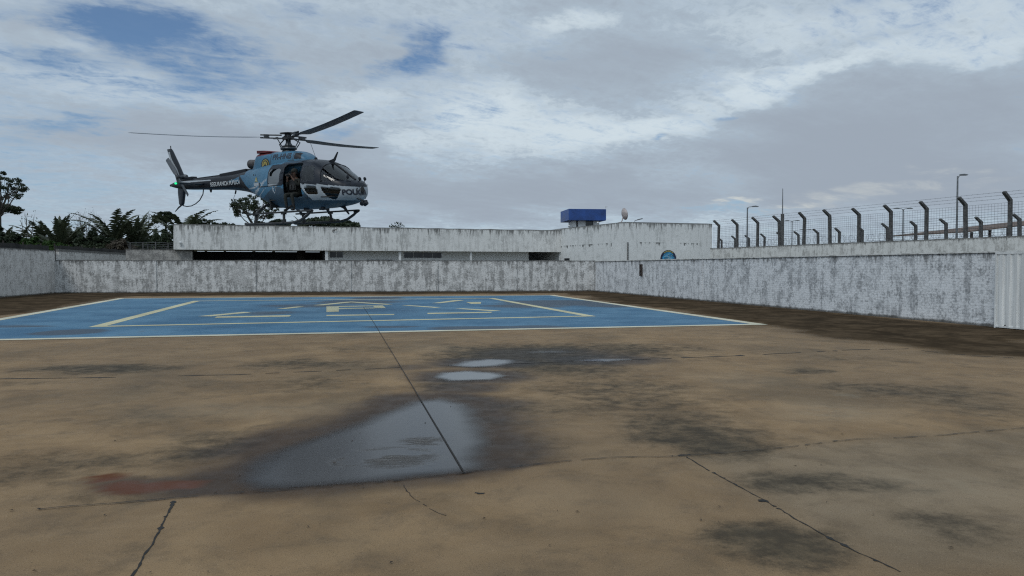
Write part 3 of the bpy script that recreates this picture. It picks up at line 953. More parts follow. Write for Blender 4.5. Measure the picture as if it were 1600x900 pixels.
def bent_fence(name, label, a, u, ang, ts, z0, hp, arm, wirespan, nh, dv, coil=False, post_r=0.075, base=None, vert_mesh=True):
    t = thing(name, label, 'fence', (a[0], a[1], z0), ang)
    post = MB()
    s = post_r
    # concrete post cast with a leaning head (towards the yard, local -y)
    side = -1
    poly = [(-s, 0), (s, 0), (s, hp - arm * 0.75 + 0.03), (s + arm * 0.72, hp - 0.08), (s + arm * 0.72 - 0.10, hp), (-s, hp - arm * 0.75 + 0.10)]
    post.prism(poly, (-s, 0, 0), (0, side, 0), (0, 0, 1), (2 * s, 0, 0))
    first = None
    for x in ts:
        if first is None:
            first = post.build('post', M_concpost, t, bevel=0.012)
            o = first
        else:
            o = first.copy()
            COL.objects.link(o)
            o.parent = t
        o.location = (x, 0, 0)
        prng = random.Random(int(x * 1000))
        o.rotation_euler = (R(prng.uniform(-1.2, 1.2)), R(prng.uniform(-1.6, 1.6)), R(prng.uniform(-5, 5)))
        o.scale = (1, 1, prng.uniform(0.97, 1.02))
    x0, x1 = wirespan
    m = MB()
    top = hp - arm * 0.75
    for i in range(nh):
        z = 0.08 + (top - 0.08) * i / (nh - 1)
        m.tube([(x0, 0, z), (x1, 0, z)], 0.0055, 3, cap=False)
    if vert_mesh:
        x = x0
        while x < x1:
            m.tube([(x, 0.012, 0.05), (x, 0.012, top)], 0.0048, 3, cap=False)
            x += dv
    m.build('wire_mesh', M_wire, t, fixn=False)
    m = MB()
    for f in (0.30, 0.65, 0.97):
        yy = side * (s + arm * 0.70 * f)
        zz = top + 0.06 + (hp - top - 0.06) * f
        m.tube([(x0, yy, zz), (x1, yy, zz)], 0.006, 3, cap=False)
        x = x0
        while x < x1:
            m.tube([(x, yy - 0.02, zz - 0.03), (x + 0.02, yy + 0.02, zz + 0.03)], 0.004, 3, cap=False)
            x += 0.28
    m.build('barbed_wire', M_wire, t, fixn=False)
    if coil:
        m = MB()
        pts = []
        x = x0
        k = 0
        while x < x1:
            a_ = k * 2 * PI / 10
            pts.append((x + 0.12 * math.sin(a_ * 0.37), 0.22 + 0.2 * math.cos(a_), 0.24 + 0.22 * math.sin(a_)))
            x += 0.026
            k += 1
        m.tube(pts, 0.006, 3, cap=False)
        m.build('razor_coil', M_wire, t, fixn=False)
    return t


bent_fence('security_fence', 'fence of tall bent dark concrete posts and wire mesh on top of the security wall', A2, U2, ang2,
           [(0.035 + 0.0934 * i) * L2 for i in range(13)], 3.07, 2.02, 0.62, (0.2, 29.0), 13, 0.16, coil=True)
A3, D3 = np.array([23.9, 84.0]), np.array([8.1, -36.0])
L3 = float(np.linalg.norm(D3))
wall_run('security_wall', 'distant low wall carrying the smaller bent posts, mostly hidden behind the near fence', A3 - D3 * 0.03, A3 + D3 * 1.25, 3.2, 0.2, M_backwall, -1)
bent_fence('security_fence', 'second farther fence of smaller bent posts seen through the wire mesh', A3, D3 / L3, math.atan2(D3[1], D3[0]),
           [(0.0 + 0.0794 * i) * L3 for i in range(16)], 3.19, 1.95, 0.62, (0.0, 44.0), 9, 0.5, coil=True, post_r=0.09)

# ------------------------------------------------------------------ long building, annex, tower
BA = np.array([-24.8, 54.0])
BE = np.array([29.0, 9.0]) / math.hypot(29, 9)
BN = np.array([-BE[1], BE[0]])
BANG = math.atan2(BE[1], BE[0])
BL = math.hypot(29, 9)


def s_on(px, back=0.0):
    """coordinate along the long building's front (set back by `back`) at photo column px"""
    kk = (px - 800) / FPX
    o = BA + BN * back
    return (kk * o[1] - o[0]) / (BE[0] - kk * BE[1])


b = thing('long_building', 'long low white building with a deep stained parapet and dark openings behind the far wall', 'building', (BA[0], BA[1], 0), BANG)
mb = MB()
n = 34
vs, fs = [], []
rng = random.Random(5)
for i in range(n + 1):
    x = BL * i / n
    t_ = 4.83 + rng.uniform(-0.02, 0.02)
    vs += [(x, 0, 2.97), (x, 0, t_), (x, 0.18, t_), (x, 0.18, 2.97)]
for i in range(n):
    p, r = i * 4, i * 4 + 4
    fs += [(p, r, r + 1, p + 1), (p + 1, r + 1, r + 2, p + 2), (p + 2, r + 2, r + 3, p + 3), (p + 3, r + 3, r, p)]
fs += [(0, 1, 2, 3), tuple(n * 4 + k for k in (3, 2, 1, 0))]
mb.add(vs, fs)
mb.build('parapet', M_slab, b)
mb = MB()
mb.box((0.09, 7, 3.895), (0.18, 13.6, 1.85))
mb.build('parapet', M_slab, b)
mb = MB()
mb.box((BL / 2 + 0.1, 7, 3.28), (BL - 0.2, 13.6, 0.25))
mb.build('roof', M_slab, b)
SB = 1.6
# back wall with openings: pieces between them
s0, s1 = s_on(508, SB), s_on(826, SB)
w1a, w1b = s_on(515, SB), s_on(537, SB)
w2a, w2b = s_on(631, SB), s_on(691, SB)


def piece(name, x0, x1, z0, z1, y0, y1, mat, bev=0.0):
    m_ = MB()
    m_.box(((x0 + x1) / 2, (y0 + y1) / 2, (z0 + z1) / 2), (abs(x1 - x0), abs(y1 - y0), z1 - z0))
    return m_.build(name, mat, b, bevel=bev)


mb = MB()
for x0, x1, z0, z1 in ((s0, w1a, 0, 3.0), (w1a, w1b, 0, 2.42), (w1a, w1b, 2.93, 3.0), (w1b, w2a, 0, 3.0), (w2a, w2b, 0, 2.42), (w2a, w2b, 2.93, 3.0), (w2b, s1, 0, 3.0)):
    mb.box(((x0 + x1) / 2, SB + 0.1, (z0 + z1) / 2), (x1 - x0, 0.2, z1 - z0))
mb.build('wall', M_innerwall, b)
for x0, x1 in ((w1a, w1b), (w2a, w2b)):
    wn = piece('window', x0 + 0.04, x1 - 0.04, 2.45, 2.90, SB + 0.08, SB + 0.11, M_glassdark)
    m_ = MB()
    for zz in (2.435, 2.915):
        m_.box(((x0 + x1) / 2, SB + 0.05, zz), (x1 - x0, 0.06, 0.03))
    nmu = max(2, int((x1 - x0) / 0.8))
    for i in range(nmu + 1):
        m_.box((x0 + 0.02 + (x1 - x0 - 0.04) * i / nmu, SB + 0.05, 2.675), (0.035, 0.05, 0.45))
    m_.build('window_frame', M_white, wn)
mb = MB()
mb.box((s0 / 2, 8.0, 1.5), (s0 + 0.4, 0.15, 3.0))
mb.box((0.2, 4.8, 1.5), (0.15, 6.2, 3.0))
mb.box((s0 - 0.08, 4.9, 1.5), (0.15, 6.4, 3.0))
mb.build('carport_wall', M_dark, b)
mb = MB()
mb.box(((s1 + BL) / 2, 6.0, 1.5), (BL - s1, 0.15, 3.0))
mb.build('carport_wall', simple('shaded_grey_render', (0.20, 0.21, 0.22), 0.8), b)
mb = MB()
mb.box((BL / 2, 4, -0.02), (BL, 9, 0.05))
mb.build('floor', simple('building_floor', (0.12, 0.12, 0.12), 0.8), b)
for px, wd, mt in ((510.5, 0.22, M_white), (625, 0.20, M_white), (736, 0.16, M_white), (874.5, 0.10, M_white)):
    x = s_on(px, 0.25)
    piece('column', x - wd / 2, x + wd / 2, 0, 2.968, 0.2, 0.2 + wd, mt, 0.01)
# dim things just showing over the wall: half doors
for p0, p1, zt in ((574, 613, 2.28), (700, 715, 2.22)):
    piece('door', s_on(p0, SB - 0.05), s_on(p1, SB - 0.05), 0.05, zt, SB - 0.06, SB - 0.012, M_black, 0.005)
mb = MB()
x = s_on(283, 0)
mb.box((x, -0.03, 3.35), (0.10, 0.06, 0.20))
mb.lathe([(0.03, 0), (0.09, 0.06), (0.10, 0.14), (0.05, 0.20)], (x, -0.12, 3.36), 12)
lt = mb.build('wall_lamp', M_white, b)
mb = MB()
x = s_on(523, 0)
mb.tube([(x - 0.12, -0.05, 4.60), (x, -0.10, 4.52), (x + 0.06, -0.12, 4.60), (x + 0.16, -0.08, 4.62)], 0.025, 6)
mb.tube([(x - 0.12, -0.05, 4.60), (x - 0.14, -0.04, 4.45), (x - 0.04, -0.04, 4.38)], 0.02, 6)
mb.build('bracket', M_rust, b)

AC = np.array([8.2, 54.0])
BB = BA + BE * BL
ax = thing('annex_building', 'taller white cubic annex with mould streaks at the right end of the long building', 'building', (AC[0], AC[1], 0), BANG)


def loc2(p):
    d = np.array(p) - AC
    return float(d @ BE), float(d @ BN)


xb, yb = loc2(BB)
AW = 7.38
mb = MB()
foot = [(0, 0), (AW, 0), (AW, 24), (xb - 0.02, 24), (xb - 0.02, yb)]
mb.prism(foot, (0, 0, -0.05), (1, 0, 0), (0, 1, 0), (0, 0, 5.03))
mb.build('wall', M_annex, ax)
mb = MB()
fo2 = [(0.16, 0.22), (AW - 0.16, 0.22), (AW - 0.16, 23.8), (xb + 0.2, 23.8), (xb + 0.2, yb + 0.1)]
mb.prism(fo2, (0, 0, 4.985), (1, 0, 0), (0, 1, 0), (0, 0, 0.02))
mb.build('roof', M_concpost, ax)
mb = MB()
mb.tube([(0.30, -0.05, 0.1), (0.30, -0.05, 3.5)], 0.045, 8)
mb.build('drain_pipe', M_concpost, ax)
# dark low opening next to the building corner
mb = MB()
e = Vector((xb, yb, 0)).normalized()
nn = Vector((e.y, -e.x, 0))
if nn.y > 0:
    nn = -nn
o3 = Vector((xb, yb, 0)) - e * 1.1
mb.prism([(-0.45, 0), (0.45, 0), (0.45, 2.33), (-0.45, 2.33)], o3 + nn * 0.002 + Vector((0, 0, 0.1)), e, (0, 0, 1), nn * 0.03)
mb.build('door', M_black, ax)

# round blue emblem on the annex
M_navy = simple('emblem_navy', (0.008, 0.014, 0.05), 0.5)
M_cyan = simple('emblem_cyan', (0.035, 0.22, 0.40), 0.5, 0.5, 6)
M_pale = simple('emblem_pale', (0.40, 0.55, 0.62), 0.5)
M_yel = simple('emblem_yellow', (0.50, 0.42, 0.10), 0.5)
em = bpy.data.objects.new('emblem', None)
COL.objects.link(em)
em.parent = ax
em.location = (3.65, 0, 2.30)
Rx90 = Matrix.Rotation(PI / 2, 3, 'X')


def disc(r0, r1, y0, y1, mat, name, nseg=48):
    m_ = MB()
    m_.lathe([(r1, 0), (r1, y1 - y0)], (0, -y0, 0), nseg, M=Rx90)
    return m_.build(name, mat, em)


disc(0, 0.66, 0.0, 0.02, M_navy, 'ring')
disc(0, 0.50, 0.02, 0.026, M_cyan, 'disc')
mb = MB()
for k in range(9):
    a_ = R(90 + (k - 4) * 9.5)
    c_ = Vector((0.58 * math.cos(a_), -0.024, 0.58 * math.sin(a_)))
    mb.box(c_, (0.05, 0.006, 0.075), Matrix.Rotation(-(a_ - PI / 2), 3, 'Y'))
mb.build('lettering', M_yel, em)
mb = MB()
for (x, z, w, h) in ((-0.05, 0.20, 0.36, 0.05), (-0.28, 0.20, 0.12, 0.08), (0.02, 0.33, 0.20, 0.03), (0.26, 0.22, 0.12, 0.05), (0.0, 0.02, 0.7, 0.035), (0.05, 0.12, 0.16, 0.07), (-0.2, 0.30, 0.1, 0.03), (0.2, 0.12, 0.2, 0.03)):
    mb.prism([(-w / 2, 0), (0, h * 0.5), (w / 2, 0), (0, -h * 0.5)], (x, -0.027, z), (1, 0, 0), (0, 0, 1), (0, -0.004, 0))
mb.build('design', M_pale, em)

# watchtower
TP = at(912, 340, 67.0)
tw = thing('watchtower', 'small white watchtower with a bright blue boxed top behind the annex', 'tower', (TP[0], TP[1], 0), R(8))
mb = MB()
mb.prism([(-1.15, -1.15), (1.15, -1.15), (1.15, 1.15), (-1.15, 1.15)], (0, 0, 0), (1, 0, 0), (0, 1, 0), (0, 0, 5.05))
mb.build('shaft', M_annex, tw)
mb = MB()
for (x0, x1) in ((-1.15, -0.95), (-0.80, -0.10), (0.62, 1.15)):
    mb.box(((x0 + x1) / 2, -1.05, 5.45), (x1 - x0, 0.2, 0.8))
mb.box((-1.05, 0.1, 5.45), (0.2, 2.1, 0.8))
mb.box((1.05, 0.1, 5.45), (0.2, 2.1, 0.8))
mb.box((0, 1.05, 5.45), (1.9, 0.19, 0.8))
mb.build('cabin_wall', M_white, tw)
mb = MB()
mb.box((0.26, -0.98, 5.45), (0.72, 0.03, 0.8))
mb.build('window', M_glassdark, tw)
mb = MB()
zt, zb_ = 6.83, 5.82
q8 = [(-1.78, -1.75), (1.62, -1.75), (1.62, 1.75), (-1.78, 1.75)]
mb.prism(q8, (0, 0, zb_), (1, 0, 0), (0, 1, 0), (0, 0, zt - zb_))
mb.build('roof_box', M_blue, tw, bevel=0.02)
mb = MB()
mb.tube([(1.6, -1.6, 6.8), (1.6, -1.6, 7.08)], 0.02, 6)
mb.box((1.66, -1.62, 7.05), (0.16, 0.1, 0.09))
mb.build('camera_mast', M_white, tw)


# dish and floodlight on the annex roof, small cameras
DP = AC + BE * 0.25 + BN * 0.8
ds = thing('satellite_dish', 'pale dish antenna seen edge-on on the annex roof corner', 'dish antenna', (DP[0], DP[1], 4.98), R(20))
mb = MB()
mb.tube([(-0.12, 0, 0), (0.0, 0, 0.18), (0.06, 0, 0.45)], 0.045, 8)
mb.box((-0.05, 0, 0.015), (0.5, 0.35, 0.03))
mb.build('mount', M_dish, ds)
mb = MB()
prof = [(0.05, 0.0), (0.25, 0.03), (0.45, 0.11), (0.60, 0.22), (0.585, 0.235), (0.43, 0.13), (0.24, 0.05), (0.04, 0.02)]
mb.lathe(prof, (0.05, 0.0, 0.62), 28, M=Matrix.Diagonal((0.70, 0.70, 0.75)) @ Matrix.Rotation(R(4), 3, 'Z') @ Matrix.Rotation(R(78), 3, 'Y'))
d_ = mb.build('reflector', M_dish, ds, smooth=True)
d_.scale = (1, 1, 1)
mb = MB()
mb.tube([(0.10, 0, 0.40), (0.30, 0.05, 0.50), (0.36, 0.05, 0.60)], 0.014, 6)
mb.build('feed_arm', M_dish, ds)

FP = AC + BE * 0.95 + BN * 0.15
fl = thing('floodlight', 'thin floodlight arm leaning over the annex roof edge right of the dish', 'floodlight', (FP[0], FP[1], 4.98), BANG)
mb = MB()
mb.tube([(0, 0, 0), (0, 0, 0.12), (0.25, -0.05, 0.20)], 0.025, 6)
mb.build('arm', M_pole, fl)
mb = MB()
mb.box((0.38, -0.06, 0.235), (0.38, 0.2, 0.07), Matrix.Rotation(R(-14), 3, 'Y'))
mb.build('lamp_head', M_pole, fl, bevel=0.01)
for (f, lab) in ((0.38, 'tiny white ball camera on the annex parapet nearer the roof corner'), (0.86, 'tiny white ball camera on the annex parapet next to the long building')):
    p = AC * (1 - f) + BB * f
    cam_t = thing('security_camera', lab, 'camera', (p[0], p[1] - 0.05, 4.98), 0)
    mb = MB()
    mb.tube([(0, 0, 0), (0, 0, 0.08)], 0.02, 6)
    mb.build('bracket', M_white, cam_t)
    mb = MB()
    mb.lathe([(0.02, 0.06), (0.08, 0.10), (0.09, 0.15), (0.06, 0.21), (0.01, 0.23)], (0, 0, 0), 12)
    mb.build('camera_body', M_white, cam_t, smooth=True)

# ------------------------------------------------------------------ lamps, mast, shed at the right
def street_lamp(label, px, Y, ytop, arms, arm_len=0.95):
    p = at(px, 418, Y)
    h = (418 - ytop) / FPX * Y + CAM_H
    t = thing('street_lamp', label, 'street lamp', (p[0], p[1], 0), 0, 'street lamps beyond the security fence')
    m = MB()
    m.tube([(0, 0, 0), (0, 0, h * 0.5), (0, 0, h - 0.1)], [0.11, 0.085, 0.06], 10)
    m.build('pole', M_pole, t)
    for sgn in arms:
        m = MB()
        m.tube([(0, 0, h - 0.3), (sgn * 0.15, 0, h - 0.05), (sgn * arm_len * 0.6, 0, h)], 0.035, 6)
        m.build('arm', M_pole, t)
        m = MB()
        m.prism([(0, -0.05), (0.55, -0.04), (0.62, 0.02), (0.3, 0.09), (0, 0.06)], (sgn * arm_len * 0.55, -0.12, h), (sgn, 0, 0), (0, 0, 1), (0, 0.24, 0))
        m.build('lamp_head', M_pole, t, bevel=0.01)
    return t


street_lamp('tallest single-arm street lamp, at the right beside a big bent post', 1494, 60, 274, [1], 0.35)
street_lamp('single-arm street lamp left of the thin mast', 1167, 75, 323, [1])
street_lamp('double-arm street lamp behind the middle of the fence', 1410, 85, 326, [-1, 1], 0.9)
street_lamp('small distant double-arm street lamp just right of the thin mast', 1237, 112, 345, [-1, 1])
street_lamp('smaller distant double-arm street lamp, second to the right of the mast', 1258, 140, 359, [-1, 1])
street_lamp('tiniest double-arm street lamp low in the middle of the fence', 1278, 175, 369, [-1, 1])
mp = at(1222, 400, 58)
ms = thing('antenna_mast', 'slim upright mast with a thick lower half and a thin tip', 'mast', (mp[0], mp[1], 0))
h = (418 - 295) / FPX * 58 + CAM_H
mb = MB()
mb.tube([(0, 0, 0), (0, 0, h - 2.0)], 0.13, 10)
mb.build('mast_base', M_concpost, ms)
mb = MB()
mb.tube([(0, 0, h - 2.0), (0, 0, h)], [0.05, 0.025], 8)
mb.build('mast_tip', M_pole, ms)
sp = at(1495, 360, 62)
sh = thing('shed', 'low shed with a sloping brown roof behind the fence at the right', 'shed', (sp[0], sp[1], 0), R(12))
mb = MB()
mb.prism([(0, 0), (14, 1.5), (14, 1.62), (0, 0.10)], (0, -1, 4.55), (1, 0, 0), (0, 0, 1), (0, 9, 0))
mb.build('roof', M_tile, sh)
mb = MB()
for i in range(8):
    mb.box((0.8 + i * 1.8, -0.7, 2.3 + i * 0.1), (0.16, 0.16, 4.6 + i * 0.2))
mb.build('post_row', M_rust, sh)
mb = MB()
mb.prism([(0.4, 0), (13.5, 0), (13.5, 3.4), (0.4, 3.4)], (0, 3.0, 0), (1, 0, 0), (0, 0, 1), (0, 0.2, 0))
mb.build('wall', simple('shed_wall', (0.10, 0.085, 0.075), 0.8), sh)



# a few dry leaves and crumbs blown over the slab
rng = random.Random(12)
mb = MB()
for i in range(60):
    px, py = rng.uniform(-50, 1650), 540 + 380 * rng.random() ** 0.8
    p = G(px, py)
    s_ = rng.uniform(0.006, 0.018)
    a = rng.uniform(0, PI)
    u, v = Vector((math.cos(a), math.sin(a), 0)), Vector((-math.sin(a), math.cos(a), 0))
    c = Vector((p[0], p[1], 0.008))
    mb.add([c - u * s_, c + v * s_ * 0.45 + Vector((0, 0, 0.006)), c + u * s_, c - v * s_ * 0.45 + Vector((0, 0, 0.004))], [(0, 1, 2, 3)])
struct(mb.build('leaf_litter', simple('dry_leaf', (0.06, 0.042, 0.028), 0.9, 0.4, 40), fixn=False), 'stuff')
# ------------------------------------------------------------------ helicopter, hovering over the pad
# local axes: x forward, y to port, z up; z = 0 under the skids, x = 0 at the rotor mast
H_LOC, H_ROT = (-7.761, 26.184, 3.173), (R(4), 0, R(-31))
heli = thing('helicopter', 'blue and black police helicopter hovering low with its side door open', 'helicopter')
heli.location = H_LOC
heli.rotation_euler = H_ROT


def paint(name, col, rough=0.32, var=0.12):
    m, q = new_mat(name)
    co = q.n('ShaderNodeTexCoord').outputs['Object']
    n = q.noise(co, 2.5, 5, 0.6).outputs[0]
    n2 = q.noise(q.scale(co, (2, 2, 9)), 3.0, 5, 0.65).outputs[0]
    c = q.mix(q.ss(n, 0.3, 0.7), [v * (1 - var) for v in col], [v * (1 + var) for v in col])
    c = q.mix(q.ss(n2, 0.55, 0.8, 0, 0.35), c, [v * 0.55 for v in col])
    rr = q.ss(n2, 0.3, 0.8, rough, rough + 0.18)
    b_ = finish(q, c, rr, None, **{'Specular IOR Level': 0.28})
    return m


P_BLUE = paint('blue_aircraft_paint', (0.055, 0.150, 0.240))
P_NAVY = paint('navy_aircraft_paint', (0.010, 0.014, 0.022), 0.3)
P_SILVER = paint('silver_aircraft_paint', (0.33, 0.365, 0.395), 0.33)
P_SLATE = paint('slate_aircraft_paint', (0.046, 0.076, 0.108), 0.38)
P_BLACK = paint('black_aircraft_paint', (0.010, 0.012, 0.017), 0.35)
P_PALE = paint('pale_stripe_paint', (0.34, 0.37, 0.40), 0.4)
P_RED = paint('red_aircraft_paint', (0.16, 0.035, 0.040), 0.45)
P_CABIN = simple('cabin_lining', (0.020, 0.019, 0.018), 0.8, 0.3, 5)
P_METAL = simple('dark_rotor_metal', (0.055, 0.062, 0.070), 0.42, 0.3, 8, metallic=0.6)
P_SKID = simple('skid_metal', (0.022, 0.023, 0.025), 0.5, 0.3, 6)
P_BLADE = simple('rotor_blade_grey', (0.060, 0.075, 0.095), 0.42, 0.2, 3)
P_SEAT = simple('seat_cloth', (0.035, 0.035, 0.036), 0.85, 0.3, 7)
P_EXH = simple('exhaust_steel', (0.075, 0.07, 0.07), 0.5, 0.3, 6, metallic=0.4)


def glass_mat(name='tinted_canopy_glass', add=0.0):
    m, q = new_mat(name)
    tr = q.n('ShaderNodeBsdfTransparent', {'Color': (0.48, 0.52, 0.54, 1)})
    gl = q.n('ShaderNodeBsdfGlossy', {'Color': (0.9, 0.93, 0.95, 1), 'Roughness': 0.03})
    fr = q.n('ShaderNodeFresnel', {'IOR': 1.5})
    mx = q.n('ShaderNodeMixShader', {0: q.math('ADD', fr.outputs[0], add, clamp=True), 1: tr.outputs[0], 2: gl.outputs[0]})
    q.n('ShaderNodeOutputMaterial', {'Surface': mx.outputs[0]})
    return m


P_GLASS = glass_mat()
P_GLASSR = glass_mat('reflective_window_glass', 0.16)


class Loft:
    def __init__(self, st, nu, nl):
        a = np.array(sorted(st))
        self.x = a[:, 0]
        self.c = a[:, 1:]          # zb, zt, w, zc
        self.nu, self.nl = nu, nl
        d = np.gradient(self.c, self.x, axis=0)
        s = np.diff(self.c, axis=0) / np.diff(self.x)[:, None]
        for i in range(1, len(self.x) - 1):            # monotone slopes
            flat = s[i - 1] * s[i] <= 0
            d[i] = np.where(flat, 0, np.clip(np.abs(d[i]), 0, 3 * np.minimum(np.abs(s[i - 1]), np.abs(s[i]))) * np.sign(s[i]))
        self.d = d

    def sec(self, x):
        i = int(np.clip(np.searchsorted(self.x, x) - 1, 0, len(self.x) - 2))
        h = self.x[i + 1] - self.x[i]
        t = (x - self.x[i]) / h
        return ((1 + 2 * t) * (1 - t) ** 2 * self.c[i] + t * (1 - t) ** 2 * h * self.d[i] + t * t * (3 - 2 * t) * self.c[i + 1] + t * t * (t - 1) * h * self.d[i + 1])

    def half(self, x, z):
        zb, zt, w, zc = self.sec(x)
        if z >= zc:
            f, n = (z - zc) / max(zt - zc, 1e-6), self.nu
        else:
            f, n = (zc - z) / max(zc - zb, 1e-6), self.nl
        return w * max(0.0, 1 - min(1.0, f) ** n) ** (1 / n)

    def ring(self, x, n):
        zb, zt, w, zc = self.sec(x)
        out = []
        for k in range(n):
            a = 2 * PI * k / n
            c, s = math.cos(a), math.sin(a)
            e = self.nu if s >= 0 else self.nl
            y = w * math.copysign(abs(c) ** (2 / e), c)
            z = zc + (zt - zc if s >= 0 else zc - zb) * math.copysign(abs(s) ** (2 / e), s)
            out.append((x, y, z))
        return out


def inpoly(x, z, P):
    r = False
    n = len(P)
    for i in range(n):
        ax_, az_ = P[i]
        bx_, bz_ = P[(i + 1) % n]
        if (az_ <= z < bz_) or (bz_ <= z < az_):
            if x < ax_ + (z - az_) / (bz_ - az_) * (bx_ - ax_):
                r = not r
    return r


def rnd(P, r=0.09, n=4):
    """round the corners of a window outline"""
    out = []
    m = len(P)
    for i in range(m):
        p, a, b = [Vector(q_) for q_ in (P[i], P[i - 1], P[(i + 1) % m])]
        ra = min(r, (a - p).length * 0.45)
        rb = min(r, (b - p).length * 0.45)
        s, e = p + (a - p).normalized() * ra, p + (b - p).normalized() * rb
        for k in range(n + 1):
            t = k / n
            out.append(tuple(s * (1 - t) ** 2 + p * 2 * t * (1 - t) + e * t * t))
    return out


def loft_build(L, xs, n, classify, endcaps=True):
    """rings -> {key: MB}; classify(x,y,z) gives (key, material index) or None for a hole"""
    rings = [L.ring(x, n) for x in xs]
    parts = {}
    idx = {}

    def put(key, quad, mi):
        m_ = parts.setdefault(key, MB())
        ix = idx.setdefault(key, {})
        f = []
        for p in quad:
            if p not in ix:
                ix[p] = len(m_.v)
                m_.v.append(p)
            f.append(ix[p])
        if len(set(f)) >= 3:
            m_.f.append(tuple(dict.fromkeys(f)))
            m_.m.append(mi)
    for i in range(len(xs) - 1):
        for k in range(n):
            q4 = [rings[i][k], rings[i][(k + 1) % n], rings[i + 1][(k + 1) % n], rings[i + 1][k]]
            c = [sum(p[j] for p in q4) / 4 for j in range(3)]
            r = classify(*c)
            if r is not None:
                put(r[0], q4, r[1])
    if endcaps:
        for rg in (rings[0], rings[-1]):
            c = [sum(p[j] for p in rg) / n for j in range(3)]
            r = classify(*c)
            m_ = parts[r[0]]
            ix = idx[r[0]]
            m_.f.append(tuple(ix.setdefault(p, None) if ix.get(p) is not None else ix[p] for p in rg if p in ix and ix[p] is not None))
            m_.m.append(r[1])
    return parts


BODY = Loft([(3.30, 0.93, 1.15, 0.10, 1.03), (3.26, 0.84, 1.24, 0.27, 1.03), (3.16, 0.735, 1.33, 0.46, 1.04), (3.0, 0.655, 1.43, 0.60, 1.05), (2.75, 0.59, 1.60, 0.73, 1.07), (2.45, 0.55, 1.80, 0.83, 1.10), (2.15, 0.52, 1.985, 0.895, 1.13),
             (1.85, 0.505, 2.11, 0.935, 1.16), (1.5, 0.50, 2.175, 0.955, 1.2), (1.0, 0.50, 2.20, 0.96, 1.25), (0.4, 0.51, 2.21, 0.955, 1.28), (-0.1, 0.57, 2.20, 0.92, 1.32), (-0.6, 0.70, 2.19, 0.83, 1.38),
             (-1.1, 0.90, 2.17, 0.69, 1.46), (-1.6, 1.11, 2.09, 0.52, 1.56), (-2.1, 1.25, 2.02, 0.40, 1.63), (-2.5, 1.32, 1.98, 0.34, 1.66), (-4.5, 1.47, 1.935, 0.24, 1.70), (-6.2, 1.60, 1.90, 0.150, 1.755), (-6.5, 1.65, 1.87, 0.11, 1.765), (-6.8, 1.72, 1.81, 0.04, 1.765)], 2.7, 2.35)
W_REAR = rnd([(-0.10, 1.91), (0.49, 1.91), (0.45, 1.38), (-0.12, 1.42)])
W_DOOR = rnd([(0.63, 2.05), (1.43, 2.03), (1.52, 0.885), (0.66, 0.885)], 0.10)
W_DOORWIN = rnd([(0.70, 1.93), (1.38, 1.93), (1.38, 1.40), (0.70, 1.40)])
W_PILOT = rnd([(1.53, 1.90), (1.95, 1.90), (2.07, 1.41), (1.53, 1.43)])
W_LOW = rnd([(1.60, 1.22), (2.14, 1.20), (2.21, 0.94), (1.74, 0.96)])
W_CHIN = rnd([(2.28, 1.19), (2.98, 1.11), (2.92, 0.92), (2.76, 0.75), (2.58, 0.76), (2.40, 0.97)], 0.12)


def cls_body(x, y, z):
    star = y < 0
    if x > -0.3:
        if abs(y) > 0.25:
            if inpoly(x, z, W_REAR):
                return ('rear_window_' + str(star), 0)
            if star and inpoly(x, z, W_DOOR):
                return None
            if not star and inpoly(x, z, W_DOORWIN):
                return ('door_window', 0)
            if inpoly(x, z, W_PILOT):
                return ('pilot_window_' + str(star), 0)
            if inpoly(x, z, W_LOW):
                return ('lower_window_' + str(star), 0)
            if inpoly(x, z, W_CHIN):
                return ('chin_window_' + str(star), 0)
        if x > 2.15 + (2.0 - z) * 0.26 and z > 1.37 and abs(y) > 0.028:
            return ('windshield_' + str(star), 0)
    # paint scheme
    if x < -1.0:
        if -3.0 < x <= -2.25 and abs(z - 1.74 - 0.05 * math.sin((x + 2.2) * 3)) < 0.10 * (1 - (-2.25 - x) / 0.75):
            return ('body', 0)
        if x < -2.25 or z < 1.28 + (x + 1.6) * -0.9 and x < -1.35 or (x < -1.9 and z > 1.86):
            if -6.0 < x < -4.0 and abs(z - 1.80 + 0.02 * (x + 4)) < 0.018 + 0.022 * max(0, (-4.05 - x) / 1.9):
                return ('body', 4)
            return ('body', 5)
    zlow = 1.36 if x < 1.4 else 1.36 - 0.115 * (x - 1.4)
    if -0.16 < x and zlow < z and z <= 2.07:
        return ('body', 1)
    if z > 2.07 and x > 0.3:
        return ('body', 1 if x > 1.2 else 3)
    if z <= zlow:
        edge = 1.42 + (1.3 - z) * 0.8
        if abs(x - edge) < 0.014 and z > 0.75:
            return ('body', 1)
        if x > edge:
            return ('body', 2 if z > 0.70 + 0.05 * (3.3 - x) else 3)
        if x > -0.16 and zlow - 0.035 < z:
            return ('body', 4)
    # pale swooshes along the tail joint
    for (zz, sl, w) in ((1.42, 0.20, 0.030), (1.22, 0.38, 0.060), (1.05, 0.30, 0.030)):
        c = zz + sl * (x + 1.2) - 0.10 * math.sin((x + 1.6) * 2.1)
        if -1.9 < x < -0.2 and abs(z - c) < w * (1 - abs(x + 1.05) / 1.0):
            return ('body', 4)
    if x > -1.3 and z < 1.12 + 0.16 * math.sin(x * 3.0 + 0.6):
        return ('body', 3)
    return ('body', 0)


xs_b = list(np.concatenate([np.array([3.30, 3.295, 3.288, 3.278, 3.266, 3.25, 3.233, 3.214, 3.194]), np.arange(3.17, -0.35, -0.026), np.arange(-0.35, -2.4, -0.04), np.arange(-2.4, -6.8, -0.07), np.array([-6.8])]))
parts = loft_build(BODY, xs_b, 172, cls_body, endcaps=False)
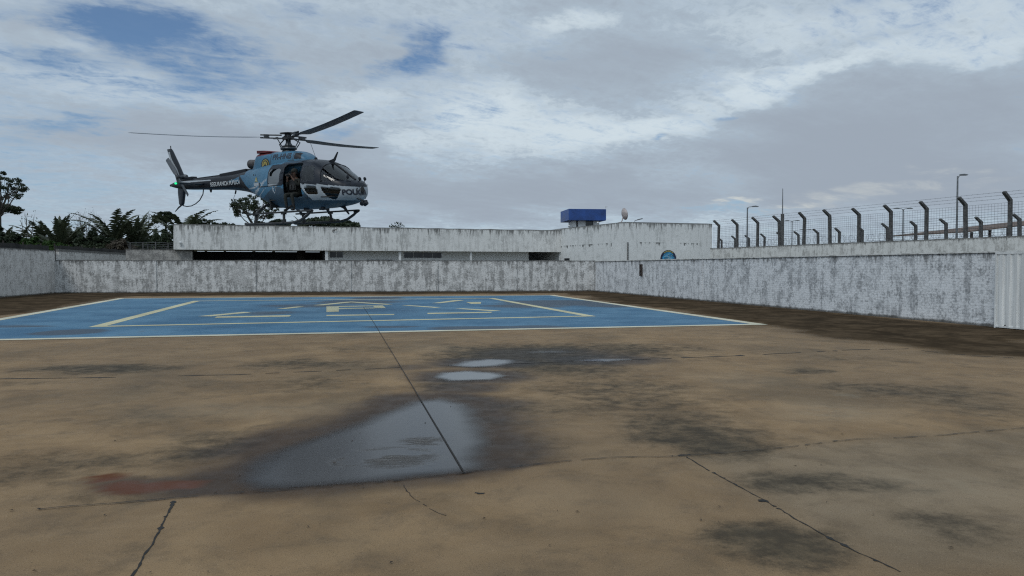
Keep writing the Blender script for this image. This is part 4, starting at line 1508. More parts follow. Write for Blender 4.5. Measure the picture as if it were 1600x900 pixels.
# nose and tail caps
rg = BODY.ring(3.30, 172)
parts['body'].add(rg, [tuple(range(172))], 2)
rg = BODY.ring(-6.8, 172)
parts['body'].add(rg, [tuple(range(172))], 5)
fus = parts['body'].build('fuselage', [P_BLUE, P_NAVY, P_SILVER, P_SLATE, P_PALE, P_BLACK, P_CABIN], heli, smooth=True)
so = fus.modifiers.new('skin', 'SOLIDIFY')
so.thickness = 0.03
so.offset = -1
so.material_offset = 6
so.use_even_offset = False
for kname, m_ in parts.items():
    if kname != 'body':
        nm_ = 'windshield' if kname.startswith('windshield') else 'window'
        m_.build(nm_, P_GLASSR if kname.startswith('rear') else P_GLASS, fus, smooth=True)

# windshield frame posts, wipers and wire cutter
mb = MB()
for sgn in (-1, 1):
    pts = []
    for z in np.linspace(2.0, 1.36, 9):
        x = 2.15 + (2.0 - z) * 0.26
        pts.append((x, sgn * (BODY.half(x, z) + 0.004), z))
    mb.tube(pts, 0.028, 6)
pts = []
for x in np.linspace(2.15, 3.06, 12):
    pts.append((x, 0, BODY.sec(x)[1] + 0.008))
mb.tube(pts, 0.030, 6)
mb.build('windshield_post', P_BLACK, fus)
mb = MB()


def surf(x, z, side=-1, off=0.012, L=BODY):
    return Vector((x, side * (L.half(x, z) + off), z))


mb.tube([surf(2.98, 1.36, off=0.03), surf(2.75, 1.45, off=0.035), surf(2.45, 1.60, off=0.035)], 0.012, 5)
mb.tube([surf(2.66, 1.36, off=0.03), surf(2.52, 1.48, off=0.035), surf(2.34, 1.66, off=0.035)], 0.016, 5)
mb.build('wiper', P_BLACK, fus)
mb = MB()
mb.prism([(1.80, 2.09), (2.10, 2.00), (2.20, 2.10), (2.34, 2.36), (2.31, 2.37), (2.13, 2.16), (2.02, 2.13)], (0, 0.012, 0), (1, 0, 0), (0, 0, 1), (0, -0.03, 0))
mb.build('wire_cutter', P_BLACK, heli)
mb = MB()
mb.prism([(2.25, 0.54), (2.52, 0.56), (2.70, 0.27), (2.66, 0.26), (2.44, 0.47)], (0, 0.015, 0), (1, 0, 0), (0, 0, 1), (0, -0.035, 0))
mb.build('wire_cutter', P_BLACK, heli)

# open sliding door, slid back along the side: rail and handle remain in view
mb = MB()
mb.tube([surf(-0.75, 1.345, off=0.02), surf(0.0, 1.345, off=0.025), surf(0.62, 1.345, off=0.02)], 0.012, 6)
mb.build('door_rail', P_BLACK, fus)
mb = MB()
for (x, z) in ((1.60, 1.33), (1.66, 0.86), (2.30, 0.86)):
    p = surf(x, z, off=0.012)
    mb = MB()
    mb.box(p, (0.10, 0.02, 0.025))
    mb.build('door_handle', P_BLACK, fus)
mb = MB()
for z in (1.75, 1.52):
    pts = [surf(x, z, off=0.006) for x in np.linspace(0.53, 0.62, 3)]
    mb = MB()
    mb.tube(pts, 0.02, 5)
    mb.build('door_hinge', P_BLACK, fus)

# cabin inside
cab = MB()
cab.box((1.25, 0, 0.855), (3.0, 1.62, 0.03))
cab.build('cabin_floor', P_CABIN, fus)
cab = MB()
cab.prism([(-0.80, 0.6), (0.80, 0.6), (0.80, 1.3), (0.74, 1.36), (-0.74, 1.36), (-0.80, 1.3)], (-0.22, 0, 0), (0, 1, 0), (0, 0, 1), (0.03, 0, 0))
cab.build('bulkhead', P_CABIN, fus)
cab = MB()
cab.prism([(2.45, 0.87), (2.85, 0.87), (2.80, 1.22), (2.62, 1.36), (2.42, 1.36)], (0, 0.48, 0), (1, 0, 0), (0, 0, 1), (0, -0.96, 0))
cab.build('instrument_panel', P_CABIN, fus)
for (x, y, w) in ((1.62, -0.42, 0.50), (1.62, 0.42, 0.50), (0.10, 0.30, 0.95)):
    st = MB()
    st.box((x + 0.12, y, 1.02), (0.48, w, 0.10), Matrix.Rotation(R(-5), 3, 'Y'))
    st.box((x + 0.12, y, 0.92), (0.34, w * 0.7, 0.10))
    s_ = st.build('seat', P_SEAT, fus, bevel=0.02)
    st = MB()
    st.box((x - 0.16, y, 1.34), (0.09, w * 0.96, 0.60), Matrix.Rotation(R(-10), 3, 'Y'))
    st.box((x - 0.23, y, 1.71), (0.08, 0.26, 0.16), Matrix.Rotation(R(-10), 3, 'Y'))
    st.build('backrest', P_SEAT, s_, bevel=0.02)
cab = MB()
cab.tube([(1.47, -0.6, 0.87), (1.44, -0.6, 1.5), (1.43, -0.55, 2.05)], 0.025, 6)
cab.build('cabin_frame', P_CABIN, fus)
cab = MB()
cab.tube([(1.47, 0.6, 0.87), (1.44, 0.6, 1.5), (1.43, 0.55, 2.05)], 0.025, 6)
cab.build('cabin_frame', P_CABIN, fus)

# engine and gearbox cowling
COWL = Loft([(1.20, 2.0, 2.20, 0.22, 2.05), (1.10, 1.9, 2.30, 0.32, 2.05), (0.95, 1.8, 2.40, 0.39, 2.05), (0.75, 1.75, 2.49, 0.44, 2.05), (0.4, 1.7, 2.545, 0.49, 2.05), (-0.2, 1.7, 2.56, 0.52, 2.05), (-0.8, 1.7, 2.575, 0.54, 2.05),
             (-1.14, 1.7, 2.575, 0.53, 2.05), (-1.20, 1.7, 2.54, 0.51, 2.05), (-1.33, 1.7, 2.22, 0.47, 2.02), (-1.42, 1.75, 2.08, 0.42, 1.98), (-1.52, 1.8, 2.00, 0.34, 1.95)], 3.4, 2.5)


def cls_cowl(x, y, z):
    if 0.70 < x < 0.97 - (z - 2.25) * 0.35 and 2.22 < z < 2.45 and abs(y) > 0.2:
        return ('cowl', 1)
    if x < -0.44 and z > 2.50 + (x + 0.44) * 0.09:
        return ('cowl', 2)
    if abs(x - 0.66) < 0.012 or abs(x + 0.36) < 0.012 or (abs(z - 2.19) < 0.008 and x < 0.7):
        return ('cowl', 3)
    if x < -1.60 and z > 1.95:
        return ('cowl', 1)
    return ('cowl', 0)


xs_c = list(np.arange(1.20, -1.525, -0.02))
pc_ = loft_build(COWL, xs_c, 120, cls_cowl, endcaps=False)
pc_['cowl'].add(COWL.ring(xs_c[0], 120), [tuple(range(120))], 0)
pc_['cowl'].add(COWL.ring(xs_c[-1], 120), [tuple(range(120))], 1)
cowl = pc_['cowl'].build('engine_cowling', [P_BLUE, P_BLACK, P_RED, P_SLATE], heli, smooth=True)
mb = MB()
mb.prism([(-1.17, 2.555), (-0.46, 2.555), (-0.50, 2.60), (-0.80, 2.635), (-1.17, 2.66)], (0, 0.42, 0), (1, 0, 0), (0, 0, 1), (0, -0.84, 0))
mb.build('red_cowl_cap', P_RED, cowl, bevel=0.012)
mb = MB()
My = Matrix.Rotation(R(-90), 3, 'Y')
mb.lathe([(0.15, 0.0), (0.155, 0.5), (0.17, 0.62), (0.165, 0.65), (0.13, 0.64), (0.12, 0.3)], (-1.28, -0.08, 2.25), 20, M=My)
mb.build('exhaust_pipe', P_EXH, heli, smooth=True)

# rotor head
HUB = Vector((0, 0, 3.07))
mb = MB()
mb.lathe([(0.26, 2.50), (0.24, 2.58), (0.15, 2.64), (0.13, 2.80), (0.09, 2.86), (0.085, 3.03)], (0, 0, 0), 18)
mb.build('rotor_mast', P_METAL, heli, smooth=True)
mb = MB()
mb.lathe([(0.10, 2.60), (0.27, 2.62), (0.29, 2.66), (0.27, 2.70), (0.10, 2.71)], (0, 0, 0), 22)
mb.lathe([(0.10, 2.715), (0.22, 2.72), (0.23, 2.76), (0.10, 2.77)], (0, 0, 0), 22)
mb.build('swashplate', P_METAL, heli)
TIPS = [Vector((-4.369, -3.065, 3.359)), Vector((-0.538, 5.318, 3.099)), Vector((4.992, -1.903, 3.229))]
mb = MB()
mb.lathe([(0.09, -0.10), (0.20, -0.09), (0.21, -0.02), (0.12, 0.04), (0.10, 0.10), (0.27, 0.115), (0.28, 0.135), (0.10, 0.155), (0.03, 0.17)], HUB, 20)
for tip in TIPS:
    d_ = (tip - HUB)
    a = math.atan2(d_.y, d_.x)
    Mz = Matrix.Rotation(a, 3, 'Z')
    mb.box(HUB + Mz @ Vector((0.30, 0, -0.045)), (0.42, 0.13, 0.035), Mz)
mb.build('rotor_hub', P_METAL, heli)
AIR = [(0.0, 0.0), (0.06, 0.045), (0.2, 0.062), (0.4, 0.058), (0.7, 0.032), (1.0, 0.004), (1.0, -0.004), (0.7, -0.02), (0.4, -0.034), (0.2, -0.036), (0.06, -0.028)]
for tip in TIPS:
    d_ = (tip - HUB)
    Lb = d_.length
    e1 = d_.normalized()
    lead = Vector((e1.y, -e1.x, 0)).normalized()      # turns clockwise seen from above
    up = e1.cross(lead)
    if up.z < 0:
        up = -up
    bl = MB()
    rows = []
    stn = [(0.86, 0.10, 1.8), (1.00, 0.13, 1.2), (1.22, 0.30, 0.8), (1.32, 0.35, 0.75), (2.2, 0.35, 0.75), (3.2, 0.35, 0.75), (4.3, 0.35, 0.75), (5.30, 0.35, 0.72), (Lb, 0.31, 0.5)]
    for r_, ch, tk in stn:
        f = (r_ / Lb)
        pit_ = R(11 - 6 * f)
        le = lead * math.cos(pit_) + up * math.sin(pit_)
        nn_ = up * math.cos(pit_) - lead * math.sin(pit_)
        droop = 0.10 * math.sin(PI * f) * 0.6
        o_ = HUB + e1 * r_ - up * droop
        rows.append([o_ + le * (0.25 * ch - u * ch) + nn_ * (v * ch * tk) for u, v in AIR])
    n_ = len(AIR)
    fs = []
    for i in range(len(rows) - 1):
        for k in range(n_):
            fs.append((i * n_ + k, i * n_ + (k + 1) % n_, (i + 1) * n_ + (k + 1) % n_, (i + 1) * n_ + k))
    fs += [tuple(range(n_)), tuple((len(rows) - 1) * n_ + k for k in range(n_))]
    bl.add([p for r_ in rows for p in r_], fs)
    b1 = bl.build('rotor_blade', P_BLADE, heli, smooth=False)
    sl = MB()
    for dz in (-0.055, 0.055):
        sl.tube([HUB + up * dz + e1 * 0.22, HUB + up * dz * 0.9 + e1 * 0.95], 0.028, 6)
    sl.box(HUB + e1 * 0.74, (0.16, 0.15, 0.13), Matrix((e1, lead, up)).transposed())
    sl.build('blade_sleeve', P_METAL, b1)
    pl = MB()
    q0 = HUB + e1 * 0.42 + lead * 0.16 - up * 0.03
    flat = Vector((e1.x, e1.y, 0)).normalized() * 0.24 + lead * 0.10
    pl.tube([Vector((flat.x, flat.y, 2.74)), q0], 0.017, 6)
    pl.box(q0, (0.07, 0.07, 0.07))
    pl.build('pitch_link', P_METAL, b1)
mb = MB()
mb.tube([(-0.27, -0.06, 2.66), (-0.36, -0.08, 2.83), (-0.16, -0.05, 2.98)], 0.022, 6)
mb.build('scissor_link', P_METAL, heli)
mb = MB()
mb.tube([(0.20, 0.20, 2.70), (0.30, 0.26, 2.86), (0.13, 0.12, 3.0)], 0.022, 6)
mb.build('scissor_link', P_METAL, heli)

# tail
mb = MB()
mb.prism([(-1.80, 1.93), (-2.12, 1.93), (-2.12, 2.075), (-1.80, 2.075)], (0, 0.13, 0), (1, 0, 0), (0, 0, 1), (0, -0.26, 0))
mb.prism([(-2.13, 1.90), (-3.62, 1.86), (-3.62, 2.02), (-3.30, 2.035), (-2.13, 2.11)], (0, 0.16, 0), (1, 0, 0), (0, 0, 1), (0, -0.32, 0))
mb.prism([(-3.63, 1.90), (-6.2, 1.85), (-6.2, 1.935), (-3.63, 1.99)], (0, 0.10, 0), (1, 0, 0), (0, 0, 1), (0, -0.20, 0))
mb.prism([(-5.30, 1.90), (-5.85, 1.88), (-5.85, 2.01), (-5.30, 2.03)], (0, 0.13, 0), (1, 0, 0), (0, 0, 1), (0, -0.26, 0))
mb.build('drive_shaft_cover', P_BLACK, heli, bevel=0.025)


def fin_mesh(rows, t):
    """rows of (x_front, x_back, z): a thin swept aerofoil"""
    m_ = MB()
    prof = [(0, 0), (0.08, 0.5), (0.3, 0.5), (0.7, 0.30), (1, 0.03), (1, -0.03), (0.7, -0.30), (0.3, -0.5), (0.08, -0.5)]
    n_ = len(prof)
    for (xf, xb_, z, tt) in rows:
        for u, v in prof:
            m_.v.append((xf + (xb_ - xf) * u, v * t * tt, z))
    for i in range(len(rows) - 1):
        for k in range(n_):
            m_.f.append((i * n_ + k, i * n_ + (k + 1) % n_, (i + 1) * n_ + (k + 1) % n_, (i + 1) * n_ + k))
            m_.m.append(0)
    m_.f += [tuple(range(n_)), tuple((len(rows) - 1) * n_ + k for k in range(n_))]
    m_.m += [0, 0]
    return m_


fin = fin_mesh([(-5.78, -6.40, 1.84, 1), (-5.90, -6.46, 2.02, 1), (-6.22, -6.66, 2.6, .9), (-6.54, -6.86, 3.12, .8), (-6.60, -6.88, 3.20, .5)], 0.13).build('upper_fin', P_NAVY, heli, smooth=False)
lf = fin_mesh([(-5.85, -6.38, 1.68, 1), (-5.94, -6.40, 1.45, 1), (-6.08, -6.38, 1.02, .9), (-6.14, -6.32, 0.94, .6)], 0.12).build('lower_fin', P_NAVY, heli)
mb = MB()
mb.tube([(-6.64, 0, 3.16), (-6.64, 0, 3.32)], 0.02, 6)
mb.build('fin_light', P_BLACK, heli)
# pale S-shaped stripe on the fin, on both faces
for side in (-1, 1):
    st = MB()
    prev = None
    for k in range(25):
        t = k / 24
        z = 1.98 + 1.10 * t
        c = -6.14 - 0.55 * t + 0.06 * math.sin(t * PI * 2.0)
        w_ = 0.030 + 0.022 * t
        y = side * 0.070 * (1 - 0.22 * t)
        cur = ((c - w_, y, z), (c + w_, y, z), (c + w_, y * 0.6, z), (c - w_, y * 0.6, z))
        if prev:
            b_ = len(st.v)
            st.v += list(prev) + list(cur)
            st.f += [(b_, b_ + 1, b_ + 5, b_ + 4), (b_ + 1, b_ + 2, b_ + 6, b_ + 5), (b_ + 3, b_, b_ + 4, b_ + 7)]
            st.m += [0, 0, 0]
        prev = cur
    st.build('stripe', P_PALE, fin)
TR = Vector((-5.86, -0.34, 2.03))
mb = MB()
mb.lathe([(0.11, 0.0), (0.12, 0.10), (0.07, 0.16), (0.06, 0.36), (0.09, 0.37), (0.09, 0.42), (0.03, 0.44)], (TR.x, 0.06, TR.z), 14, M=Matrix.Rotation(PI / 2, 3, 'X'))
mb.build('tail_rotor_hub', P_METAL, heli)
P_TAILB = simple('tail_blade_grey', (0.075, 0.085, 0.10), 0.45, 0.2, 5)
dtr = Vector((-0.60, 0, 0.78)).normalized()
for sg in (-1, 1):
    mb = MB()
    e1 = dtr * sg
    w_ = Vector((e1.z, 0, -e1.x))
    rows = []
    for r_, ch, tk in ((0.10, 0.08, 0.03), (0.22, 0.17, 0.022), (0.5, 0.185, 0.018), (0.90, 0.185, 0.014), (0.94, 0.15, 0.008)):
        o_ = TR + e1 * r_
        tw_ = w_ * 0.96 + Vector((0, 0.28, 0))
        nrm_ = tw_.cross(e1).normalized()
        rows += [o_ + tw_ * ch / 2, o_ + nrm_ * tk / 2, o_ - tw_ * ch / 2, o_ - nrm_ * tk / 2]
    fs = [(i * 4 + k, i * 4 + (k + 1) % 4, i * 4 + 4 + (k + 1) % 4, i * 4 + 4 + k) for i in range(4) for k in range(4)] + [(0, 1, 2, 3), (16, 17, 18, 19)]
    mb.add(rows, fs)
    mb.build('tail_rotor_blade', P_TAILB, heli)
mb = MB()
mb.tube([(-4.81, 0, 1.50), (-4.86, 0, 1.32), (-5.08, 0, 1.10), (-5.35, 0, 0.97), (-5.62, 0, 0.90), (-5.90, 0, 0.89), (-6.12, 0, 0.93), (-6.2, 0, 0.98)], 0.020, 8)
mb.tube([(-6.20, 0, 0.97), (-6.42, 0, 0.87), (-6.66, 0, 0.72)], [0.03, 0.03, 0.015], 6)
mb.build('tail_guard', P_BLACK, heli)
# stabiliser
mb = MB()
prof = [(0, 0), (0.1, 0.03), (0.35, 0.035), (1, 0.004), (1, -0.004), (0.35, -0.03), (0.1, -0.026)]
n_ = len(prof)
vs = []
yy = (-1.28, -1.24, 0, 1.24, 1.28)
for y in yy:
    c_ = 0.30 if abs(y) > 1.25 else 0.42
    for u, v in prof:
        vs.append((-4.42 - u * c_, y, 1.70 - v * 1.2 - 0.012))
fs = [(i * n_ + k, i * n_ + (k + 1) % n_, (i + 1) * n_ + (k + 1) % n_, (i + 1) * n_ + k) for i in range(4) for k in range(n_)] + [tuple(range(n_)), tuple(4 * n_ + k for k in range(n_))]
mb.add(vs, fs)
stab = mb.build('stabilizer', P_BLACK, heli)
M_green, q = new_mat('green_navigation_lamp')
emn = q.n('ShaderNodeEmission', {'Color': (0.03, 0.9, 0.35, 1), 'Strength': 1.0})
q.n('ShaderNodeOutputMaterial', {'Surface': emn.outputs[0]})
mb = MB()
mb.lathe([(0.012, -0.05), (0.034, -0.025), (0.042, 0.0), (0.034, 0.03), (0.010, 0.05)], (-4.60, -1.315, 1.685), 12, M=Matrix.Rotation(PI / 2, 3, 'X'))
mb.build('navigation_light', M_green, stab, smooth=True)

# landing gear
for sgn in (-1, 1):
    y = sgn * 1.10
    mb = MB()
    mb.tube([(-1.18, y, 0.085), (-1.10, y, 0.06), (0.9, y, 0.048), (1.25, y, 0.06), (1.55, y, 0.12), (1.86, y, 0.27), (2.03, y, 0.385)], 0.047, 10)
    mb.box((-0.35, y, 0.02), (1.5, 0.07, 0.03))
    sk = mb.build('landing_skid', P_SKID, heli)
    mb = MB()
    mb.box((0.55, y - sgn * 0.0, 0.415), (3.10, 0.11, 0.055), Matrix.Rotation(R(-0.4), 3, 'Y'))
    mb.prism([(1.90, 0.44), (2.16, 0.43), (2.13, 0.37), (1.98, 0.30), (1.86, 0.36)], (0, y - 0.02, 0), (1, 0, 0), (0, 0, 1), (0, 0.04, 0))
    mb.build('step_rail', P_SKID, heli, bevel=0.006)
for xx in (0.74, -0.66):
    mb = MB()
    pts = [(xx + 0.03, -1.10, 0.05), (xx + 0.02, -1.09, 0.28), (xx, -1.03, 0.42), (xx, -0.82, 0.575), (xx, -0.5, 0.64 if xx > 0 else 0.72), (xx, 0, 0.65 if xx > 0 else 0.74)]
    pts += [(p[0], -p[1], p[2]) for p in pts[-2::-1]]
    sm = []
    for i in range(len(pts) - 1):
        for k in range(4):
            t = k / 4
            p0, p1, p2, p3 = [Vector(pts[min(max(j, 0), len(pts) - 1)]) for j in (i - 1, i, i + 1, i + 2)]
            sm.append(0.5 * ((2 * p1) + (p2 - p0) * t + (2 * p0 - 5 * p1 + 4 * p2 - p3) * t * t + (3 * p1 - p0 - 3 * p2 + p3) * t ** 3))
    sm.append(Vector(pts[-1]))
    mb.tube(sm, 0.045, 10)
    for sgn in (-1, 1):
        mb.lathe([(0.066, -0.07), (0.07, 0.07)], (xx + 0.03, sgn * 1.10, 0.11), 10)
        mb.box((xx + 0.01, sgn * 1.085, 0.39), (0.13, 0.14, 0.10))
    mb.build('cross_tube', P_SKID, heli)

# searchlight ahead of the nose, belly fittings, aerials
mb = MB()
for dx in (0.0, 0.17):
    mb.lathe([(0.04, -0.08), (0.072, -0.05), (0.078, 0.07), (0.066, 0.085)], (3.42 + dx, -0.14 - dx * 0.25, 0.60 - dx * 0.12), 16, M=Matrix.Rotation(R(60), 3, 'Y'))
mb.box((3.50, -0.13, 0.67), (0.24, 0.05, 0.06))
sl = mb.build('searchlight', P_BLACK, heli)
sl_o = None
mb = MB()
mb.tube([(3.10, -0.12, 0.78), (3.30, -0.12, 0.73), (3.45, -0.13, 0.68)], 0.022, 6)
mb.tube([(3.15, 0.05, 0.76), (3.34, -0.05, 0.72), (3.45, -0.12, 0.68)], 0.016, 6)
mb.build('searchlight_arm', P_SKID, sl)
mb = MB()
mb.tube([(3.18, -0.20, 1.27), (3.36, -0.16, 1.12), (3.54, -0.14, 0.88), (3.575, -0.13, 0.72)], 0.007, 5)
mb.build('cable', P_BLACK, sl)
for (x, y) in ((2.98, -0.34), (3.10, 0.10), (3.16, 0.28)):
    mb = MB()
    z = 1.36 if x < 3.05 else 1.30
    mb.tube([(x, y, z - 0.05), (x + 0.03, y, z + 0.08)], 0.012, 5)
    mb.lathe([(0.015, -0.02), (0.065, 0.0), (0.06, 0.025), (0.02, 0.04)], (x + 0.04, y, z + 0.12), 12, M=Matrix.Rotation(R(80), 3, 'Y'))
    mb.build('mirror', P_BLACK, heli)
mb = MB()
mb.tube([surf(3.05, 1.33, off=0.01), surf(3.12, 1.34, off=0.05), surf(3.2, 1.20, off=0.06)], 0.008, 5)
mb.build('wire_strut', P_BLACK, heli)
mb = MB()
mb.tube([(3.22, 0.14, 1.22), (3.46, 0.14, 1.20)], 0.010, 5)
mb.build('pitot_tube', P_BLACK, heli)
mb = MB()
mb.lathe([(0.10, 0.0), (0.10, -0.05), (0.05, -0.11), (0.02, -0.12)], (1.02, -0.30, 0.53), 12)
mb.build('belly_beacon', P_BLACK, heli)
mb = MB()
mb.lathe([(0.08, 0.0), (0.085, -0.06), (0.04, -0.10), (0.02, -0.105)], (1.85, -0.35, 0.54), 12)
mb.build('belly_beacon', P_BLACK, heli)
mb = MB()
mb.box((1.45, 0.1, 0.49), (0.3, 0.2, 0.06))
mb.build('belly_fitting', P_BLACK, heli)
mb = MB()
mb.tube([(1.40, -0.1, 2.16), (1.39, -0.1, 2.24)], 0.05, 8)
mb.tube([(1.39, -0.1, 2.24), (1.17, -0.1, 2.78)], 0.007, 5)
mb.build('whip_aerial', P_BLACK, heli)
mb = MB()
mb.tube([(-2.93, 0, 1.36), (-2.98, 0, 1.24)], 0.03, 6)
mb.tube([(-2.98, 0, 1.24), (-3.39, 0, 0.65)], 0.007, 5)
mb.build('whip_aerial', P_BLACK, heli)
mb = MB()
mb.prism([(-4.45, 1.48), (-4.30, 1.48), (-4.34, 1.36), (-4.40, 1.36)], (0, 0.01, 0), (1, 0, 0), (0, 0, 1), (0, -0.02, 0))
mb.build('blade_aerial', P_BLACK, heli)


# ---- lettering laid on the skin
def text_geo(body, size, bold=0.0, shear=0.0):
    cu = bpy.data.curves.new('t', 'FONT')
    cu.body = body
    cu.size = size
    cu.offset = bold
    cu.shear = shear
    o_ = bpy.data.objects.new('t', cu)
    COL.objects.link(o_)
    bpy.context.view_layer.update()
    me_ = bpy.data.meshes.new_from_object(o_.evaluated_get(bpy.context.evaluated_depsgraph_get()))
    bm = bmesh.new()
    bm.from_mesh(me_)
    bmesh.ops.triangulate(bm, faces=bm.faces)
    for _ in range(2):
        long_ = [e_ for e_ in bm.edges if e_.calc_length() > size * 0.22]
        if long_:
            bmesh.ops.subdivide_edges(bm, edges=long_, cuts=1)
            bmesh.ops.triangulate(bm, faces=bm.faces)
    v_ = [tuple(p.co[:2]) for p in bm.verts]
    bm.verts.index_update()
    f_ = [tuple(p.index for p in fc.verts) for fc in bm.faces]
    bm.free()
    bpy.data.objects.remove(o_)
    bpy.data.curves.remove(cu)
    bpy.data.meshes.remove(me_)
    return v_, f_


def lay_text(body, size, fn, mat, name, parent, bold=0.0, shear=0.0, width=None):
    v_, f_ = text_geo(body, size, bold, shear)
    x0 = min(p[0] for p in v_)
    x1 = max(p[0] for p in v_)
    k = (width / (x1 - x0)) if width else 1.0
    m_ = MB()
    m_.add([fn((p[0] - x0) * k, p[1]) for p in v_], f_)
    return m_.build(name, mat, parent, fixn=False)


P_LETTER = simple('white_lettering', (0.52, 0.54, 0.55), 0.5, 0.08)
P_DLETTER = simple('dark_lettering', (0.012, 0.016, 0.03), 0.5, 0.08)
for side in (-1, 1):
    sg = 1 if side < 0 else -1
    xa = -4.06 if side < 0 else -2.20
    lay_text('SEGURANÇA PÚBLICA', 0.21, lambda u, v, s=side, g=sg, a=xa: surf(a + g * u, 1.56 + v + (0.02 if g > 0 else -0.02) * u * 0, s, 0.008), P_LETTER, 'lettering', fus, 0.006, 0.25, 1.85)
    xa = -0.27 if side < 0 else 0.60
    lay_text('PR-HNB', 0.27, lambda u, v, s=side, g=sg, a=xa: surf(a + g * u, 2.265 + v, s, 0.006, COWL), P_DLETTER, 'lettering', cowl, 0.008, 0.0, 0.86)
# nose lettering runs round the nose
arc = []
for x in np.arange(2.90, 3.299, 0.004):
    arc.append((x, -BODY.half(x, 0.97)))
arc += [(3.30, -0.06), (3.30, 0.06)]
arc += [(x, -y) for x, y in arc[-3::-1]]
al = [0.0]
for p, q_ in zip(arc[:-1], arc[1:]):
    al.append(al[-1] + math.hypot(q_[0] - p[0], q_[1] - p[1]))


def nose(u, v, s0=0.10):
    s = s0 + u
    z = 0.895 + v
    i = int(np.clip(np.searchsorted(al, s) - 1, 0, len(arc) - 2))
    t = (s - al[i]) / max(1e-6, al[i + 1] - al[i])
    x = arc[i][0] + (arc[i + 1][0] - arc[i][0]) * t
    yb_ = arc[i][1] + (arc[i + 1][1] - arc[i][1]) * t
    sg = 1 if yb_ > 0 else -1
    if x < 3.25:
        yy_ = BODY.half(x, z)
        return Vector((x + 0.006, sg * (yy_ + 0.008), z))
    return Vector((x + 0.012, yb_, z))


lay_text('POLÍCIA', 0.235, nose, P_DLETTER, 'lettering', fus, 0.011, 0.0, 0.98)


def decal(cx, cz, shapes, L, parent, name):
    for (poly, mat, off) in shapes:
        m_ = MB()
        m_.add([surf(cx + p[0], cz + p[1], -1, off, L) for p in poly], [tuple(range(len(poly)))])
        m_.build(name, mat, parent, fixn=False)


def circ(r, n=28, cx=0, cz=0):
    return [(cx + r * math.cos(2 * PI * k / n), cz + r * math.sin(2 * PI * k / n)) for k in range(n)]


P_GOLD = simple('gold_decal', (0.38, 0.32, 0.08), 0.5)
decal(-0.62, 2.14, [(circ(0.205), P_DLETTER, 0.006), (circ(0.165), P_GOLD, 0.009), (circ(0.135), P_DLETTER, 0.012),
                    ([(-0.10, -0.07), (-0.07, 0.08), (0.0, 0.10), (0.07, 0.08), (0.10, -0.07), (0.03, -0.02), (0, 0.06), (-0.03, -0.02)], P_GOLD, 0.015)], COWL, cowl, 'crest')
decal(-0.90, 1.55, [([(-0.17, -0.15), (0.17, -0.15), (0.19, -0.05), (-0.19, -0.05)], P_PALE, 0.008), ([(-0.12, -0.04), (-0.05, 0.10), (0.0, 0.17), (0.05, 0.10), (0.12, -0.04), (0.04, 0.0), (-0.04, 0.0)], P_GOLD, 0.011), ([(-0.05, 0.01), (0, 0.10), (0.05, 0.01)], P_PALE, 0.014)], BODY, fus, 'crest')
decal(0.20, 1.20, [([(-0.08, 0.15), (0.08, 0.15), (0.08, -0.02), (0.0, -0.14), (-0.08, -0.02)], P_PALE, 0.006), ([(-0.055, 0.12), (0.055, 0.12), (0.055, 0.07), (-0.055, 0.07)], P_BLUE, 0.009), ([(-0.04, 0.03), (0.045, 0.05), (0.03, -0.02), (0, -0.08)], P_BLUE, 0.009)], BODY, fus, 'crest')
# panel seams and vents on the rear fairing
mb = MB()
for (x, z, w_, h_) in ((-0.66, 1.42, 0.06, 0.14), (-1.02, 1.42, 0.05, 0.12), (-1.15, 1.80, 0.06, 0.06), (-1.0, 1.78, 0.05, 0.05), (2.2, 0.62, 0.18, 0.02)):
    p4 = [surf(x + a_ * w_ / 2, z + b_ * h_ / 2, -1, 0.006) for a_, b_ in ((-1, -1), (1, -1), (1, 1), (-1, 1))]
    mb.add(p4, [(0, 1, 2, 3)])
mb.build('vent', P_BLACK, fus, fixn=False)

# ------------------------------------------------------------------ people
SKIN = simple('skin', (0.12, 0.065, 0.045), 0.6, 0.1)
OLIVE = simple('olive_uniform', (0.014, 0.016, 0.013), 0.9, 0.3, 14)
BOOT = simple('black_boot', (0.012, 0.012, 0.012), 0.6)
HAIR = simple('black_hair', (0.010, 0.009, 0.008), 0.7)


def person(label, J, E_, matrix, hair):
    """J: name -> (position, radius, material index); one skinned surface"""
    names = list(J)
    me_ = bpy.data.meshes.new('person')
    me_.from_pydata([J[k][0] for k in names], [(names.index(a), names.index(b_)) for a, b_ in E_], [])
    o_ = bpy.data.objects.new('person', me_)
    COL.objects.link(o_)
    sk_ = o_.modifiers.new('skin', 'SKIN')
    sk_.use_smooth_shade = True
    o_.modifiers.new('sub', 'SUBSURF').levels = 1
    for i, k in enumerate(names):
        r_ = J[k][1]
        rr = (r_, r_) if not isinstance(r_, tuple) else r_
        me_.skin_vertices[0].data[i].radius = rr
        me_.skin_vertices[0].data[i].use_root = (i == 0)
    bpy.context.view_layer.update()
    me2 = bpy.data.meshes.new_from_object(o_.evaluated_get(bpy.context.evaluated_depsgraph_get()))
    bpy.data.objects.remove(o_)
    for m_ in (OLIVE, SKIN, BOOT, HAIR):
        me2.materials.append(m_)
    P_ = np.array([J[k][0] for k in names])
    MI = [J[k][2] for k in names]
    for pl_ in me2.polygons:
        d_ = np.linalg.norm(P_ - np.array(pl_.center), axis=1)
        pl_.material_index = MI[int(d_.argmin())]
        pl_.use_smooth = True
    o_ = bpy.data.objects.new('person', me2)
    COL.objects.link(o_)
    o_.matrix_world = matrix
    tag(o_, label, 'person')
    return o_


